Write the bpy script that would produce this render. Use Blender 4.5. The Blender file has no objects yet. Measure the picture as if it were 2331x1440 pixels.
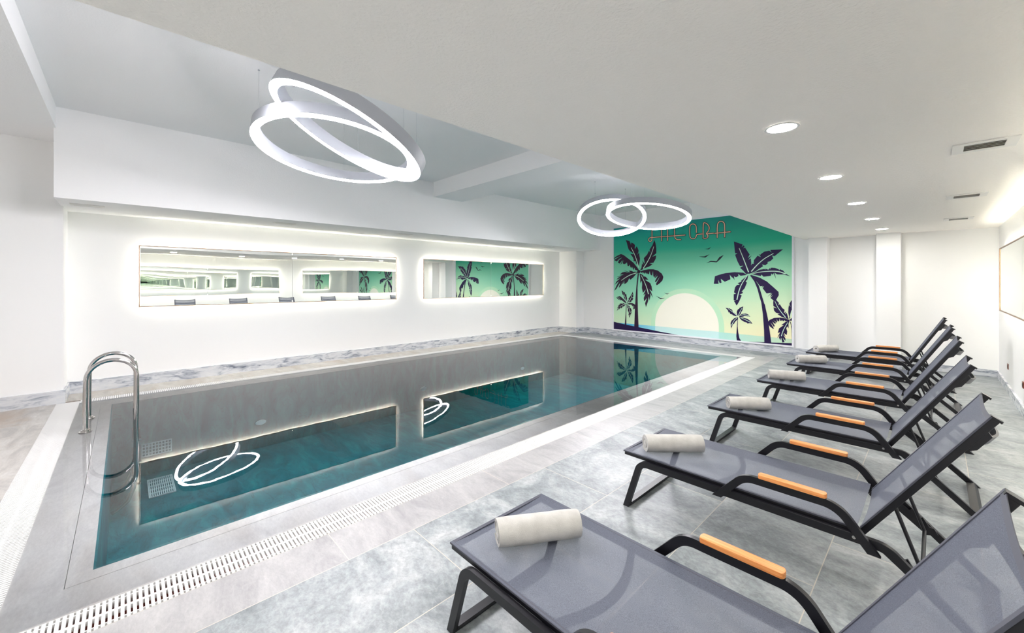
import bpy, bmesh, math, random, json
from mathutils import Vector, Matrix, noise
random.seed(7)
PI = math.pi
C = bpy.context.scene.collection
scene = bpy.context.scene

# ---------------------------------------------------------------- camera
H_CAM = 1.6
FPX = 921.5                      # focal length in pixels of the 2331 px wide frame
cam_d = bpy.data.cameras.new('camera')
cam_d.sensor_width = 36.0
cam_d.lens = FPX / 2331 * 36.0
cam_d.shift_y = -(720 - 644) / 2331
cam_d.clip_start = 0.02
cam = bpy.data.objects.new('camera', cam_d)
C.objects.link(cam)
cam.location = (0, 0, H_CAM)
cam.rotation_euler = (PI / 2, 0, math.atan2(964.5, FPX))
scene.camera = cam

# ---------------------------------------------------------------- world, exposure
world = bpy.data.worlds.new('world')
scene.world = world
world.use_nodes = True
world.node_tree.nodes['Background'].inputs[0].default_value = (0.9, 0.95, 1.0, 1)
world.node_tree.nodes['Background'].inputs[1].default_value = 0.2
scene.view_settings.view_transform = 'Standard'
scene.view_settings.look = 'None'
scene.view_settings.gamma = 1.0
scene.view_settings.exposure = 3.2
scene.view_settings.use_curve_mapping = False
cy = scene.cycles
cy.max_bounces = 20
cy.diffuse_bounces = 7
cy.glossy_bounces = 18
cy.transmission_bounces = 6
cy.transparent_max_bounces = 12
cy.sample_clamp_indirect = 6.0
cy.caustics_reflective = False
cy.caustics_refractive = False
cy.use_denoising = True

# lamp strengths (the lamps themselves are built further down)
E_RING = 12.0
E_DOWN = 36.0
E_STRIP = 6.5

# ---------------------------------------------------------------- helpers
def srgb(r, g, b):
    f = lambda c: (c / 255 / 12.92) if c / 255 <= 0.04045 else ((c / 255 + 0.055) / 1.055) ** 2.4
    return (f(r), f(g), f(b), 1)

def mat(name):
    m = bpy.data.materials.new(name)
    m.use_nodes = True
    nt = m.node_tree
    return m, nt, nt.nodes['Principled BSDF']

def simple(name, col, rough=0.5, metal=0.0, spec=0.5, bump=None):
    m, nt, b = mat(name)
    b.inputs['Base Color'].default_value = col
    b.inputs['Roughness'].default_value = rough
    b.inputs['Metallic'].default_value = metal
    b.inputs['Specular IOR Level'].default_value = spec
    if bump:
        scale, strength, dist = bump
        tc = nt.nodes.new('ShaderNodeTexCoord')
        n = nt.nodes.new('ShaderNodeTexNoise')
        n.inputs['Scale'].default_value = scale
        n.inputs['Detail'].default_value = 3
        bp = nt.nodes.new('ShaderNodeBump')
        bp.inputs['Strength'].default_value = strength
        bp.inputs['Distance'].default_value = dist
        nt.links.new(tc.outputs['Object'], n.inputs['Vector'])
        nt.links.new(n.outputs['Fac'], bp.inputs['Height'])
        nt.links.new(bp.outputs['Normal'], b.inputs['Normal'])
    return m

def emis(name, col, strength):
    m = bpy.data.materials.new(name)
    m.use_nodes = True
    nt = m.node_tree
    nt.nodes.clear()
    e = nt.nodes.new('ShaderNodeEmission')
    e.inputs[0].default_value = col
    e.inputs[1].default_value = strength
    o = nt.nodes.new('ShaderNodeOutputMaterial')
    nt.links.new(e.outputs[0], o.inputs[0])
    return m

def ramp(nt, stops):
    r = nt.nodes.new('ShaderNodeValToRGB')
    el = r.color_ramp.elements
    el[0].position, el[0].color = stops[0]
    el[1].position, el[1].color = stops[-1]
    for p, c in stops[1:-1]:
        e = el.new(p)
        e.color = c
    return r

def mixc(nt, a, b, fac, mode='MIX'):
    n = nt.nodes.new('ShaderNodeMix')
    n.data_type = 'RGBA'
    n.blend_type = mode
    for sock, v in ((n.inputs[0], fac), (n.inputs[6], a), (n.inputs[7], b)):
        if hasattr(v, 'links'):
            nt.links.new(v, sock)
        else:
            sock.default_value = v
    return n.outputs[2]

def obj(name, bm, m, parent=None, smooth=False, loc=None):
    me = bpy.data.meshes.new(name)
    bm.normal_update()
    bm.to_mesh(me)
    bm.free()
    for x in (m if isinstance(m, (list, tuple)) else [m]):
        me.materials.append(x)
    if smooth:
        for p in me.polygons:
            p.use_smooth = True
        try:
            me.set_sharp_from_angle(angle=math.radians(35))
        except Exception:
            pass
    o = bpy.data.objects.new(name, me)
    C.objects.link(o)
    if parent:
        o.parent = parent
    if loc:
        o.location = loc
    return o

def thing(name, label, cat, loc=(0, 0, 0), rz=0, group=None):
    o = bpy.data.objects.new(name, None)
    o.empty_display_size = 0.1
    C.objects.link(o)
    o.location = loc
    o.rotation_euler = (0, 0, rz)
    o['label'] = label
    o['category'] = cat
    if group:
        o['group'] = group
    return o

def tag(o, label, cat, group=None, kind=None):
    o['label'] = label
    o['category'] = cat
    if group:
        o['group'] = group
    if kind:
        o['kind'] = kind
    return o

def struct(name, bm, m, label=None):
    o = obj(name, bm, m)
    o['kind'] = 'structure'
    if label:
        o['label'] = label
    return o

def copy_tree(o, parent=None):
    c = o.copy()
    C.objects.link(c)
    if parent:
        c.parent = parent
    for ch in list(o.children):
        copy_tree(ch, c)
    return c

def box(bm, x0, x1, y0, y1, z0, z1, mi=0, bev=0.0):
    v = [bm.verts.new((x, y, z)) for x in (x0, x1) for y in (y0, y1) for z in (z0, z1)]
    fs = []
    for idx in ((0, 1, 3, 2), (4, 6, 7, 5), (0, 4, 5, 1), (2, 3, 7, 6), (0, 2, 6, 4), (1, 5, 7, 3)):
        f = bm.faces.new([v[i] for i in idx])
        f.material_index = mi
        fs.append(f)
    if bev:
        es = list({e for f in fs for e in f.edges})
        bmesh.ops.bevel(bm, geom=es, offset=bev, segments=2, affect='EDGES', profile=0.5)
    return fs

def B(*boxes, bev=0.0):
    bm = bmesh.new()
    for b in boxes:
        box(bm, *b, bev=bev)
    return bm

def prism(bm, pts, axis, a, b, mi=0):
    """closed outline pts (u, v) extruded along an axis from a to b"""
    def P(u, v, w):
        return {'x': (w, u, v), 'y': (u, w, v), 'z': (u, v, w)}[axis]
    A = [bm.verts.new(P(u, v, a)) for u, v in pts]
    Bv = [bm.verts.new(P(u, v, b)) for u, v in pts]
    n = len(pts)
    fs = [bm.faces.new(A), bm.faces.new(Bv[::-1])]
    for i in range(n):
        fs.append(bm.faces.new((A[i], Bv[i], Bv[(i + 1) % n], A[(i + 1) % n])))
    for f in fs:
        f.material_index = mi
    return fs

def tube(bm, pts, r, n=10, closed=False, caps=True):
    pts = [Vector(p) for p in pts]
    rings = []
    N = len(pts)
    up = None
    for i, p in enumerate(pts):
        if closed:
            t = pts[(i + 1) % N] - pts[i - 1]
        else:
            t = pts[min(i + 1, N - 1)] - pts[max(i - 1, 0)]
        t.normalize()
        if up is None:
            up = Vector((0, 0, 1)) if abs(t.z) < 0.9 else Vector((1, 0, 0))
        u = t.cross(up)
        if u.length < 1e-5:
            u = t.orthogonal()
        u.normalize()
        w = u.cross(t).normalized()
        up = w
        rr = r(i) if callable(r) else r
        rings.append([bm.verts.new(p + rr * (math.cos(2 * PI * k / n) * u + math.sin(2 * PI * k / n) * w)) for k in range(n)])
    m = N if closed else N - 1
    for i in range(m):
        a, b = rings[i], rings[(i + 1) % N]
        for k in range(n):
            bm.faces.new((a[k], a[(k + 1) % n], b[(k + 1) % n], b[k]))
    if caps and not closed:
        bm.faces.new(rings[0][::-1])
        bm.faces.new(rings[-1])

def disc(bm, c, r, z0, z1, n=32, mi=0):
    prism(bm, [(c[0] + r * math.cos(2 * PI * k / n), c[1] + r * math.sin(2 * PI * k / n)) for k in range(n)], 'z', z0, z1, mi)

def fillet(pts, rads, seg=8):
    """polyline with rounded inner corners"""
    out = [Vector(pts[0])]
    for i in range(1, len(pts) - 1):
        p0, p, p1 = Vector(pts[i - 1]), Vector(pts[i]), Vector(pts[i + 1])
        d0 = (p0 - p).normalized()
        d1 = (p1 - p).normalized()
        ang = d0.angle(d1)
        r = rads[i - 1]
        t = r / math.tan(ang / 2)
        c = p + (d0 + d1).normalized() * (r / math.sin(ang / 2))
        a, b = p + d0 * t - c, p + d1 * t - c
        sweep = a.angle(b)
        for k in range(seg + 1):
            f = k / seg
            v = (a * math.sin((1 - f) * sweep) + b * math.sin(f * sweep)) / math.sin(sweep)
            out.append(c + v)
    out.append(Vector(pts[-1]))
    return out

def flatbar(bm, path, w, y0, y1, start=None, end=None, bev=0.003):
    """flat bar following a path in the XZ plane; start / end override the cut direction"""
    P = [Vector((p[0], p[1])) for p in path]
    A, Bl = [], []
    for i, p in enumerate(P):
        t = (P[min(i + 1, len(P) - 1)] - P[max(i - 1, 0)]).normalized()
        n = Vector((-t.y, t.x))
        s = 1.0
        if 0 < i < len(P) - 1:
            t0 = (P[i] - P[i - 1]).normalized()
            s = 1 / max(0.5, abs(Vector((-t0.y, t0.x)).dot(n)))
        if i == 0 and start:
            n = Vector(start)
        if i == len(P) - 1 and end:
            n = Vector(end)
        A.append(p + n * w / 2 * s)
        Bl.append(p - n * w / 2 * s)
    rows = []
    for a, b in zip(A, Bl):
        rows.append([bm.verts.new((a.x, y0, a.y)), bm.verts.new((a.x, y1, a.y)), bm.verts.new((b.x, y1, b.y)), bm.verts.new((b.x, y0, b.y))])
    for r0, r1 in zip(rows[:-1], rows[1:]):
        for k in range(4):
            bm.faces.new((r0[k], r0[(k + 1) % 4], r1[(k + 1) % 4], r1[k]))
    bm.faces.new(rows[0][::-1])
    bm.faces.new(rows[-1])
    bmesh.ops.recalc_face_normals(bm, faces=bm.faces[:])

# ---------------------------------------------------------------- materials
WALL = simple('white_wall_paint', (0.90, 0.90, 0.89, 1), 0.7, spec=0.25, bump=(60, 0.12, 0.002))
CEIL = simple('white_ceiling_plaster', (0.90, 0.90, 0.90, 1), 0.8, spec=0.2, bump=(75, 0.4, 0.004))
CEIL_LOW = simple('warm_white_textured_plaster', (0.94, 0.91, 0.865, 1), 0.8, spec=0.2, bump=(60, 0.8, 0.006))
BLACK = simple('charcoal_powder_coat', srgb(11, 10, 18), 0.38, spec=0.5)
STEEL = simple('polished_stainless_steel', (0.56, 0.54, 0.53, 1), 0.07, metal=1.0)
WHITE_PLASTIC = simple('white_plastic', (0.78, 0.78, 0.77, 1), 0.35)
DARK_GAP = simple('brown_gutter_bed', srgb(150, 84, 72), 0.8)
COPPER = simple('copper_socket', srgb(120, 60, 40), 0.35, metal=0.4)
GOLD = simple('pale_bronze_frame', srgb(150, 122, 96), 0.4, metal=0.2)
LAMPBODY = simple('matt_grey_lamp_body', (0.42, 0.44, 0.48, 1), 0.45)
VENT = simple('white_vent_metal', (0.82, 0.81, 0.78, 1), 0.5)
VENTDARK = simple('dark_vent_duct', srgb(150, 141, 128), 0.8)
MURAL_FRAME = simple('white_mural_frame', (0.86, 0.86, 0.90, 1), 0.4)
LED_COOL = emis('cool_white_led', (1.0, 0.965, 1.01, 1), E_RING)
LED_DOWN = emis('warm_white_led', (1.0, 0.965, 0.90, 1), E_DOWN)
LED_STRIP = emis('soft_yellow_led_strip', (1.0, 0.96, 0.82, 1), E_STRIP)
POOL_LED = simple('pale_lamp_lens', srgb(196, 228, 232), 0.3)
BACKBOX = simple('mirror_back_box', (0.75, 0.75, 0.72, 1), 0.6)

def make_wood():
    m, nt, b = mat('oiled_teak')
    tc = nt.nodes.new('ShaderNodeTexCoord')
    mp = nt.nodes.new('ShaderNodeMapping')
    mp.inputs['Scale'].default_value = (3, 60, 60)
    n = nt.nodes.new('ShaderNodeTexNoise')
    n.inputs['Scale'].default_value = 2
    n.inputs['Detail'].default_value = 4
    r = ramp(nt, [(0.3, srgb(214, 128, 62)), (0.7, srgb(240, 166, 100))])
    nt.links.new(tc.outputs['Object'], mp.inputs[0])
    nt.links.new(mp.outputs[0], n.inputs[0])
    nt.links.new(n.outputs['Fac'], r.inputs[0])
    nt.links.new(r.outputs[0], b.inputs['Base Color'])
    b.inputs['Roughness'].default_value = 0.45
    return m
WOOD = make_wood()

def make_sling():
    """open weave mesh cloth: some of what lies behind shows through"""
    m, nt, b = mat('woven_mesh_sling')
    tc = nt.nodes.new('ShaderNodeTexCoord')
    out = nt.nodes['Material Output']
    w1 = nt.nodes.new('ShaderNodeTexNoise')
    w1.inputs['Scale'].default_value = 420
    w1.inputs['Detail'].default_value = 2
    w2 = nt.nodes.new('ShaderNodeTexNoise')
    w2.inputs['Scale'].default_value = 9
    nt.links.new(tc.outputs['Object'], w1.inputs[0])
    nt.links.new(tc.outputs['Object'], w2.inputs[0])
    r = ramp(nt, [(0.35, srgb(72, 77, 90)), (0.65, srgb(122, 128, 146))])
    nt.links.new(w1.outputs['Fac'], r.inputs[0])
    c = mixc(nt, r.outputs[0], srgb(88, 93, 108), 0.45)
    nt.links.new(c, b.inputs['Base Color'])
    b.inputs['Roughness'].default_value = 0.6
    tr = nt.nodes.new('ShaderNodeBsdfTransparent')
    mx = nt.nodes.new('ShaderNodeMixShader')
    mx.inputs[0].default_value = 0.24
    nt.links.new(b.outputs[0], mx.inputs[1])
    nt.links.new(tr.outputs[0], mx.inputs[2])
    nt.links.new(mx.outputs[0], out.inputs[0])
    return m
SLING = make_sling()
HEM = simple('sling_hem', srgb(72, 74, 86), 0.6)

def make_towel():
    m, nt, b = mat('light_grey_terry')
    tc = nt.nodes.new('ShaderNodeTexCoord')
    n = nt.nodes.new('ShaderNodeTexNoise')
    n.inputs['Scale'].default_value = 14
    n.inputs['Detail'].default_value = 5
    r = ramp(nt, [(0.3, srgb(186, 184, 180)), (0.7, srgb(206, 204, 200))])
    f = nt.nodes.new('ShaderNodeTexNoise')
    f.inputs['Scale'].default_value = 350
    bp = nt.nodes.new('ShaderNodeBump')
    bp.inputs['Strength'].default_value = 0.5
    bp.inputs['Distance'].default_value = 0.002
    nt.links.new(tc.outputs['Object'], n.inputs[0])
    nt.links.new(tc.outputs['Object'], f.inputs[0])
    nt.links.new(n.outputs['Fac'], r.inputs[0])
    nt.links.new(r.outputs[0], b.inputs['Base Color'])
    nt.links.new(f.outputs['Fac'], bp.inputs['Height'])
    nt.links.new(bp.outputs[0], b.inputs['Normal'])
    b.inputs['Roughness'].default_value = 0.95
    b.inputs['Specular IOR Level'].default_value = 0.1
    return m
TOWEL = make_towel()

def make_stone(name, cols, rough, vein=None, joints=None, brown=0.0, rot=0.5, spec=0.5, grain=0.35, stretch=2.6):
    """veined stone tile, world coordinates; joints = (len along Y, width along X, y0, x0)"""
    m, nt, b = mat(name)
    g = nt.nodes.new('ShaderNodeNewGeometry')
    mp = nt.nodes.new('ShaderNodeMapping')
    mp.inputs['Rotation'].default_value = (0, 0, rot)
    mp.inputs['Scale'].default_value = (1.0, stretch, 1.0)
    nt.links.new(g.outputs['Position'], mp.inputs[0])
    pos = mp.outputs[0]
    jf = None
    if joints:
        L, W, y0, x0 = joints
        sp = nt.nodes.new('ShaderNodeSeparateXYZ')
        nt.links.new(g.outputs['Position'], sp.inputs[0])
        cb = nt.nodes.new('ShaderNodeCombineXYZ')
        a1 = nt.nodes.new('ShaderNodeMath'); a1.operation = 'SUBTRACT'; a1.inputs[1].default_value = y0 - 20 * L
        a2 = nt.nodes.new('ShaderNodeMath'); a2.operation = 'SUBTRACT'; a2.inputs[1].default_value = x0 - 20 * W
        nt.links.new(sp.outputs['Y'], a1.inputs[0])
        nt.links.new(sp.outputs['X'], a2.inputs[0])
        nt.links.new(a1.outputs[0], cb.inputs[0])
        nt.links.new(a2.outputs[0], cb.inputs[1])
        br = nt.nodes.new('ShaderNodeTexBrick')
        br.offset = 0.42
        br.offset_frequency = 2
        br.inputs['Scale'].default_value = 1.0
        br.inputs['Brick Width'].default_value = L
        br.inputs['Row Height'].default_value = W
        br.inputs['Mortar Size'].default_value = 0.0026
        br.inputs['Mortar Smooth'].default_value = 0.1
        br.inputs['Bias'].default_value = 0.0
        br.inputs['Color1'].default_value = (0, 0, 0, 1)
        br.inputs['Color2'].default_value = (1, 1, 1, 1)
        nt.links.new(cb.outputs[0], br.inputs['Vector'])
        jf = br
        ad = nt.nodes.new('ShaderNodeVectorMath')
        ad.operation = 'MULTIPLY_ADD'
        ad.inputs[1].default_value = (7.3, 5.1, 3.7)
        nt.links.new(br.outputs['Color'], ad.inputs[0])
        nt.links.new(mp.outputs[0], ad.inputs[2])
        pos = ad.outputs[0]
    n1 = nt.nodes.new('ShaderNodeTexNoise')
    n1.inputs['Scale'].default_value = 1.6
    n1.inputs['Detail'].default_value = 9
    n1.inputs['Roughness'].default_value = 0.62
    n1.inputs['Distortion'].default_value = 1.4
    nt.links.new(pos, n1.inputs[0])
    r1 = ramp(nt, [(0.28, cols[0]), (0.5, cols[1]), (0.72, cols[2])])
    nt.links.new(n1.outputs['Fac'], r1.inputs[0])
    col = r1.outputs[0]
    n3 = nt.nodes.new('ShaderNodeTexNoise')
    n3.inputs['Scale'].default_value = 26
    n3.inputs['Detail'].default_value = 8
    n3.inputs['Roughness'].default_value = 0.75
    nt.links.new(pos, n3.inputs[0])
    r3 = ramp(nt, [(0.34, (0.62, 0.62, 0.62, 1)), (0.66, (1.15, 1.15, 1.15, 1))])
    nt.links.new(n3.outputs['Fac'], r3.inputs[0])
    col = mixc(nt, col, r3.outputs[0], grain, 'MULTIPLY')
    if vein:
        n2 = nt.nodes.new('ShaderNodeTexNoise')
        n2.inputs['Scale'].default_value = 2.3
        n2.inputs['Detail'].default_value = 7
        n2.inputs['Distortion'].default_value = 2.2
        nt.links.new(pos, n2.inputs[0])
        r2 = ramp(nt, [(0.485, (0, 0, 0, 1)), (0.5, (1, 1, 1, 1)), (0.515, (0, 0, 0, 1))])
        nt.links.new(n2.outputs['Fac'], r2.inputs[0])
        sc = nt.nodes.new('ShaderNodeMath'); sc.operation = 'MULTIPLY'; sc.inputs[1].default_value = vein[1]
        nt.links.new(r2.outputs[0], sc.inputs[0])
        col = mixc(nt, col, vein[0], sc.outputs[0])
    if brown:
        n4 = nt.nodes.new('ShaderNodeTexNoise')
        n4.inputs['Scale'].default_value = 0.9
        n4.inputs['Detail'].default_value = 6
        n4.inputs['Distortion'].default_value = 1.0
        nt.links.new(pos, n4.inputs[0])
        r4 = ramp(nt, [(0.48, (0, 0, 0, 1)), (0.66, (1, 1, 1, 1))])
        nt.links.new(n4.outputs['Fac'], r4.inputs[0])
        sc = nt.nodes.new('ShaderNodeMath'); sc.operation = 'MULTIPLY'; sc.inputs[1].default_value = brown
        nt.links.new(r4.outputs[0], sc.inputs[0])
        col = mixc(nt, col, srgb(168, 148, 128), sc.outputs[0])
    if jf:
        col = mixc(nt, col, srgb(192, 186, 174), jf.outputs['Fac'])
    nt.links.new(col, b.inputs['Base Color'])
    b.inputs['Roughness'].default_value = rough
    b.inputs['Specular IOR Level'].default_value = spec
    bp = nt.nodes.new('ShaderNodeBump')
    bp.inputs['Strength'].default_value = 0.15
    bp.inputs['Distance'].default_value = 0.002
    nt.links.new(n3.outputs['Fac'], bp.inputs['Height'])
    nt.links.new(bp.outputs[0], b.inputs['Normal'])
    return m
DECK = make_stone('grey_quartzite_deck_tile', (srgb(112, 119, 122), srgb(152, 158, 160), srgb(190, 193, 193)), 0.42,
                  vein=(srgb(186, 190, 190), 0.18), joints=(1.27, 0.6335, 0.62, -2.345), rot=0.7, grain=0.8, stretch=1.35, spec=0.35)
BORDER = make_stone('pale_quartzite_border_tile', (srgb(146, 145, 146), srgb(168, 167, 167), srgb(182, 181, 180)), 0.33,
                    vein=(srgb(196, 194, 192), 0.15), joints=(1.27, 0.335, 0.2, -2.68), rot=0.9)
COPING = make_stone('pale_grey_coping_stone', (srgb(200, 198, 199), srgb(219, 218, 218), srgb(230, 229, 228)), 0.3,
                    vein=(srgb(226, 224, 222), 0.3), brown=0.15, rot=1.1)
SIDE_DECK = make_stone('brown_stained_deck_tile', (srgb(156, 154, 152), srgb(188, 184, 178), srgb(208, 206, 202)), 0.3,
                       joints=(1.27, 0.93, -1.0, -8.05), brown=0.8, rot=0.2)
STRIP = make_stone('beige_stone_strip', (srgb(164, 160, 152), srgb(190, 186, 178), srgb(208, 206, 200)), 0.3, brown=0.5, rot=0.1)
def make_marble():
    m, nt, b = mat('white_marble_with_streaks')
    g = nt.nodes.new('ShaderNodeNewGeometry')
    mp = nt.nodes.new('ShaderNodeMapping')
    mp.inputs['Rotation'].default_value = (0.75, 0.75, 0.0)
    mp.inputs['Scale'].default_value = (1.6, 1.6, 6.0)
    nt.links.new(g.outputs['Position'], mp.inputs[0])
    base = nt.nodes.new('ShaderNodeTexNoise')
    base.inputs['Scale'].default_value = 2.6
    base.inputs['Detail'].default_value = 8
    base.inputs['Roughness'].default_value = 0.6
    base.inputs['Distortion'].default_value = 0.8
    nt.links.new(mp.outputs[0], base.inputs[0])
    r = ramp(nt, [(0.32, srgb(110, 116, 130)), (0.42, srgb(176, 181, 190)), (0.52, srgb(208, 211, 215)), (0.7, srgb(222, 223, 224))])
    nt.links.new(base.outputs['Fac'], r.inputs[0])
    nt.links.new(r.outputs[0], b.inputs['Base Color'])
    b.inputs['Roughness'].default_value = 0.2
    return m
MARBLE = make_marble()
BASIN = make_stone('deep_teal_pool_stone', (srgb(0, 80, 94), srgb(2, 110, 122), srgb(24, 138, 144)), 0.5,
                   vein=(srgb(0, 40, 56), 0.5), rot=0.6, spec=0.1)

def make_mirror():
    m, nt, b = mat('mirror_glass')
    b.inputs['Base Color'].default_value = (0.86, 0.89, 0.87, 1)
    b.inputs['Metallic'].default_value = 1.0
    b.inputs['Roughness'].default_value = 0.0
    return m
MIRROR = make_mirror()

def make_water():
    """clear water: reflects by its own index, lets the rest through"""
    m = bpy.data.materials.new('clear_pool_water')
    m.use_nodes = True
    nt = m.node_tree
    nt.nodes.clear()
    out = nt.nodes.new('ShaderNodeOutputMaterial')
    g = nt.nodes.new('ShaderNodeNewGeometry')
    n = nt.nodes.new('ShaderNodeTexNoise')
    n.inputs['Scale'].default_value = 2.2
    n.inputs['Detail'].default_value = 3
    nt.links.new(g.outputs['Position'], n.inputs[0])
    bp = nt.nodes.new('ShaderNodeBump')
    bp.inputs['Strength'].default_value = 0.06
    bp.inputs['Distance'].default_value = 0.008
    nt.links.new(n.outputs['Fac'], bp.inputs['Height'])
    fr = nt.nodes.new('ShaderNodeFresnel')
    fr.inputs['IOR'].default_value = 1.56
    nt.links.new(bp.outputs[0], fr.inputs['Normal'])
    gl = nt.nodes.new('ShaderNodeBsdfGlossy')
    gl.inputs['Roughness'].default_value = 0.0
    nt.links.new(bp.outputs[0], gl.inputs['Normal'])
    tr = nt.nodes.new('ShaderNodeBsdfTransparent')
    tr.inputs[0].default_value = (0.97, 0.985, 0.985, 1)
    mx = nt.nodes.new('ShaderNodeMixShader')
    nt.links.new(fr.outputs[0], mx.inputs[0])
    nt.links.new(tr.outputs[0], mx.inputs[1])
    nt.links.new(gl.outputs[0], mx.inputs[2])
    nt.links.new(mx.outputs[0], out.inputs[0])
    return m
WATER = make_water()

# ---------------------------------------------------------------- the room
XL, XR = -8.63, 0.74            # long walls
YF, YB = 10.80, -3.6            # end walls
XN, YN = -8.05, -0.60           # nearer stretch of the left wall and where it starts
ZS, ZC, ZR, ZN = 2.63, 2.55, 3.72, 3.46   # soffit, low ceiling, recess, ceiling by the near beam
XF, XE = -7.30, -2.00           # recess side faces
T = 0.2
# pool: water edge, coping, gutter
PX0, PX1, PY0, PY1 = -7.52, -3.25, -0.13, 9.40
CX0, CX1, CY0, CY1 = -7.88, -2.90, -0.44, 9.62
GX0, GX1, GY0, GY1 = -8.10, -2.68, -0.66, 9.84

# floor slabs around the gutter
struct('floor', B((GX1 + 0.335, XR + 0.1, YB, YF + 0.1, -0.15, 0), (GX0, GX1 + 0.335, GY1 + 0.30, YF + 0.1, -0.15, 0)), DECK)
struct('floor', B((GX1, GX1 + 0.335, YB, GY1, -0.15, 0), (GX0, GX1 + 0.335, GY1, GY1 + 0.30, -0.15, 0)), BORDER)
struct('floor', B((XL - 0.1, GX0, YN - 0.1, YF + 0.1, -0.15, 0)), STRIP)
struct('floor', B((XN - 0.1, GX1, YB, GY0, -0.15, 0)), SIDE_DECK)
# coping ring
def ring_slab(x0, x1, y0, y1, a0, a1, b0, b1):
    return B((x1, a1, b0, b1, -0.15, 0), (a0, x0, b0, b1, -0.15, 0), (x0, x1, b0, y0, -0.15, 0), (x0, x1, y1, b1, -0.15, 0))
q = 0.10
struct('pool_coping', ring_slab(PX0, PX1, PY0, PY1, PX0 - q, PX1 + q, PY0 - q, PY1 + q), COPING)
q += 0.003
struct('pool_coping', ring_slab(PX0 - q, PX1 + q, PY0 - q, PY1 + q, CX0, CX1, CY0, CY1), COPING)
# gutter channel under the gratings
bm = B((CX1, GX1, GY0, GY1, -0.16, -0.055), (GX0, CX0, GY0, GY1, -0.16, -0.055), (CX0, CX1, GY0, CY0, -0.16, -0.055), (CX0, CX1, CY1, GY1, -0.16, -0.055))
struct('gutter_channel', bm, DARK_GAP)
# basin
DP = -1.05
bm = B((PX0 - 0.1, PX1 + 0.1, PY0 - 0.1, PY1 + 0.1, DP - 0.1, DP), (PX0 - 0.1, PX0, PY0 - 0.1, PY1 + 0.1, DP, -0.151), (PX1, PX1 + 0.1, PY0 - 0.1, PY1 + 0.1, DP, -0.151),
       (PX0, PX1, PY0 - 0.1, PY0, DP, -0.151), (PX0, PX1, PY1, PY1 + 0.1, DP, -0.151))
struct('pool_basin', bm, BASIN)
# teal lining on the upper basin wall down from the water line
bm = B((PX0, PX0 + 0.012, PY0, PY1, -0.16, -0.001), (PX1 - 0.012, PX1, PY0, PY1, -0.16, -0.001), (PX0 + 0.012, PX1 - 0.012, PY0, PY0 + 0.012, -0.16, -0.001), (PX0 + 0.012, PX1 - 0.012, PY1 - 0.012, PY1, -0.16, -0.001))
struct('pool_basin', bm, BASIN)
bm = bmesh.new()
f = bm.faces.new([bm.verts.new(p) for p in ((CX0, CY0, 0.005), (CX1, CY0, 0.005), (CX1, CY1, 0.005), (CX0, CY1, 0.005))])
tag(obj('pool_water', bm, WATER), 'still clear water brimming over the pale coping of the pool', 'water', kind='stuff')

# walls
struct('wall_left', B((XL - T, XL, YN, YF + T, -0.15, ZS + 0.2)), WALL)
struct('wall_left', B((XN - T - 0.6, XN, YB - T, YN, -0.15, ZR)), WALL)
struct('wall_far', B((XL - T, XR + T, YF, YF + T, -0.15, ZR + T)), WALL)
struct('wall_far', B((XL, -7.93, 10.42, YF, -0.15, ZS)), WALL)
struct('wall_far', B((-1.86, -1.55, 10.45, YF, -0.15, ZC)), WALL)
struct('wall_far', B((-0.79, -0.45, 10.45, YF, -0.15, ZC), (-0.45, XR, 10.70, YF, -0.15, ZC)), WALL)
struct('wall_right', B((XR, XR + T, YB - T, YF, -0.15, ZR + T)), WALL)
struct('wall_back', B((XN - T, XR + T, YB - T, YB, -0.15, ZR + T)), WALL)
# ceilings
struct('ceiling', B((XE, XR, YB, YF, ZC, ZR + T)), CEIL_LOW, 'low textured ceiling over the row of loungers')
struct('ceiling', B((XF - 0.1, XE, YN, YF, ZR, ZR + T)), CEIL)
struct('ceiling', B((XN, XE, YB, YN, ZN, ZR + T)), CEIL)
struct('ceiling', B((XL, XF, YN - 0.02, YF, ZS, ZR + T)), CEIL)
struct('trim_1', B((XF, XE, 4.69, 5.44, 3.41, ZR)), CEIL, 'white beam crossing the raised ceiling')
# marble baseboards
bb = 0.12
bl = 0.175
t = 0.022
struct('baseboard_left', B((XL, XL + t, YN + t, 10.42, 0, bl)), MARBLE)
struct('baseboard_left', B((XN, XN + t, YB, YN, 0, bl), (XL, XN + t, YN, YN + t, 0, bl)), MARBLE)
struct('baseboard_far', B((XL + t, -7.93 + t, 10.42 - t, 10.42, 0, bl), (-7.93, -7.93 + t, 10.42, YF - t, 0, bl), (-7.93, -6.82, YF - t, YF, 0, bl), (-6.82, -1.86, YF - t, YF, 0, 0.155)), MARBLE)
struct('baseboard_far', B((-1.86, -1.55 + t, 10.45 - t, 10.45, 0, bb), (-1.55, -1.55 + t, 10.45, YF - t, 0, bb), (-1.55, -0.79, YF - t, YF, 0, bb),
                          (-0.79, -0.45 + t, 10.45 - t, 10.45, 0, bb), (-0.45, XR - t, 10.70 - t, 10.70, 0, bb)), MARBLE)
struct('baseboard_right', B((XR - t, XR, YB, 10.70, 0, bb)), MARBLE)

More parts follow.
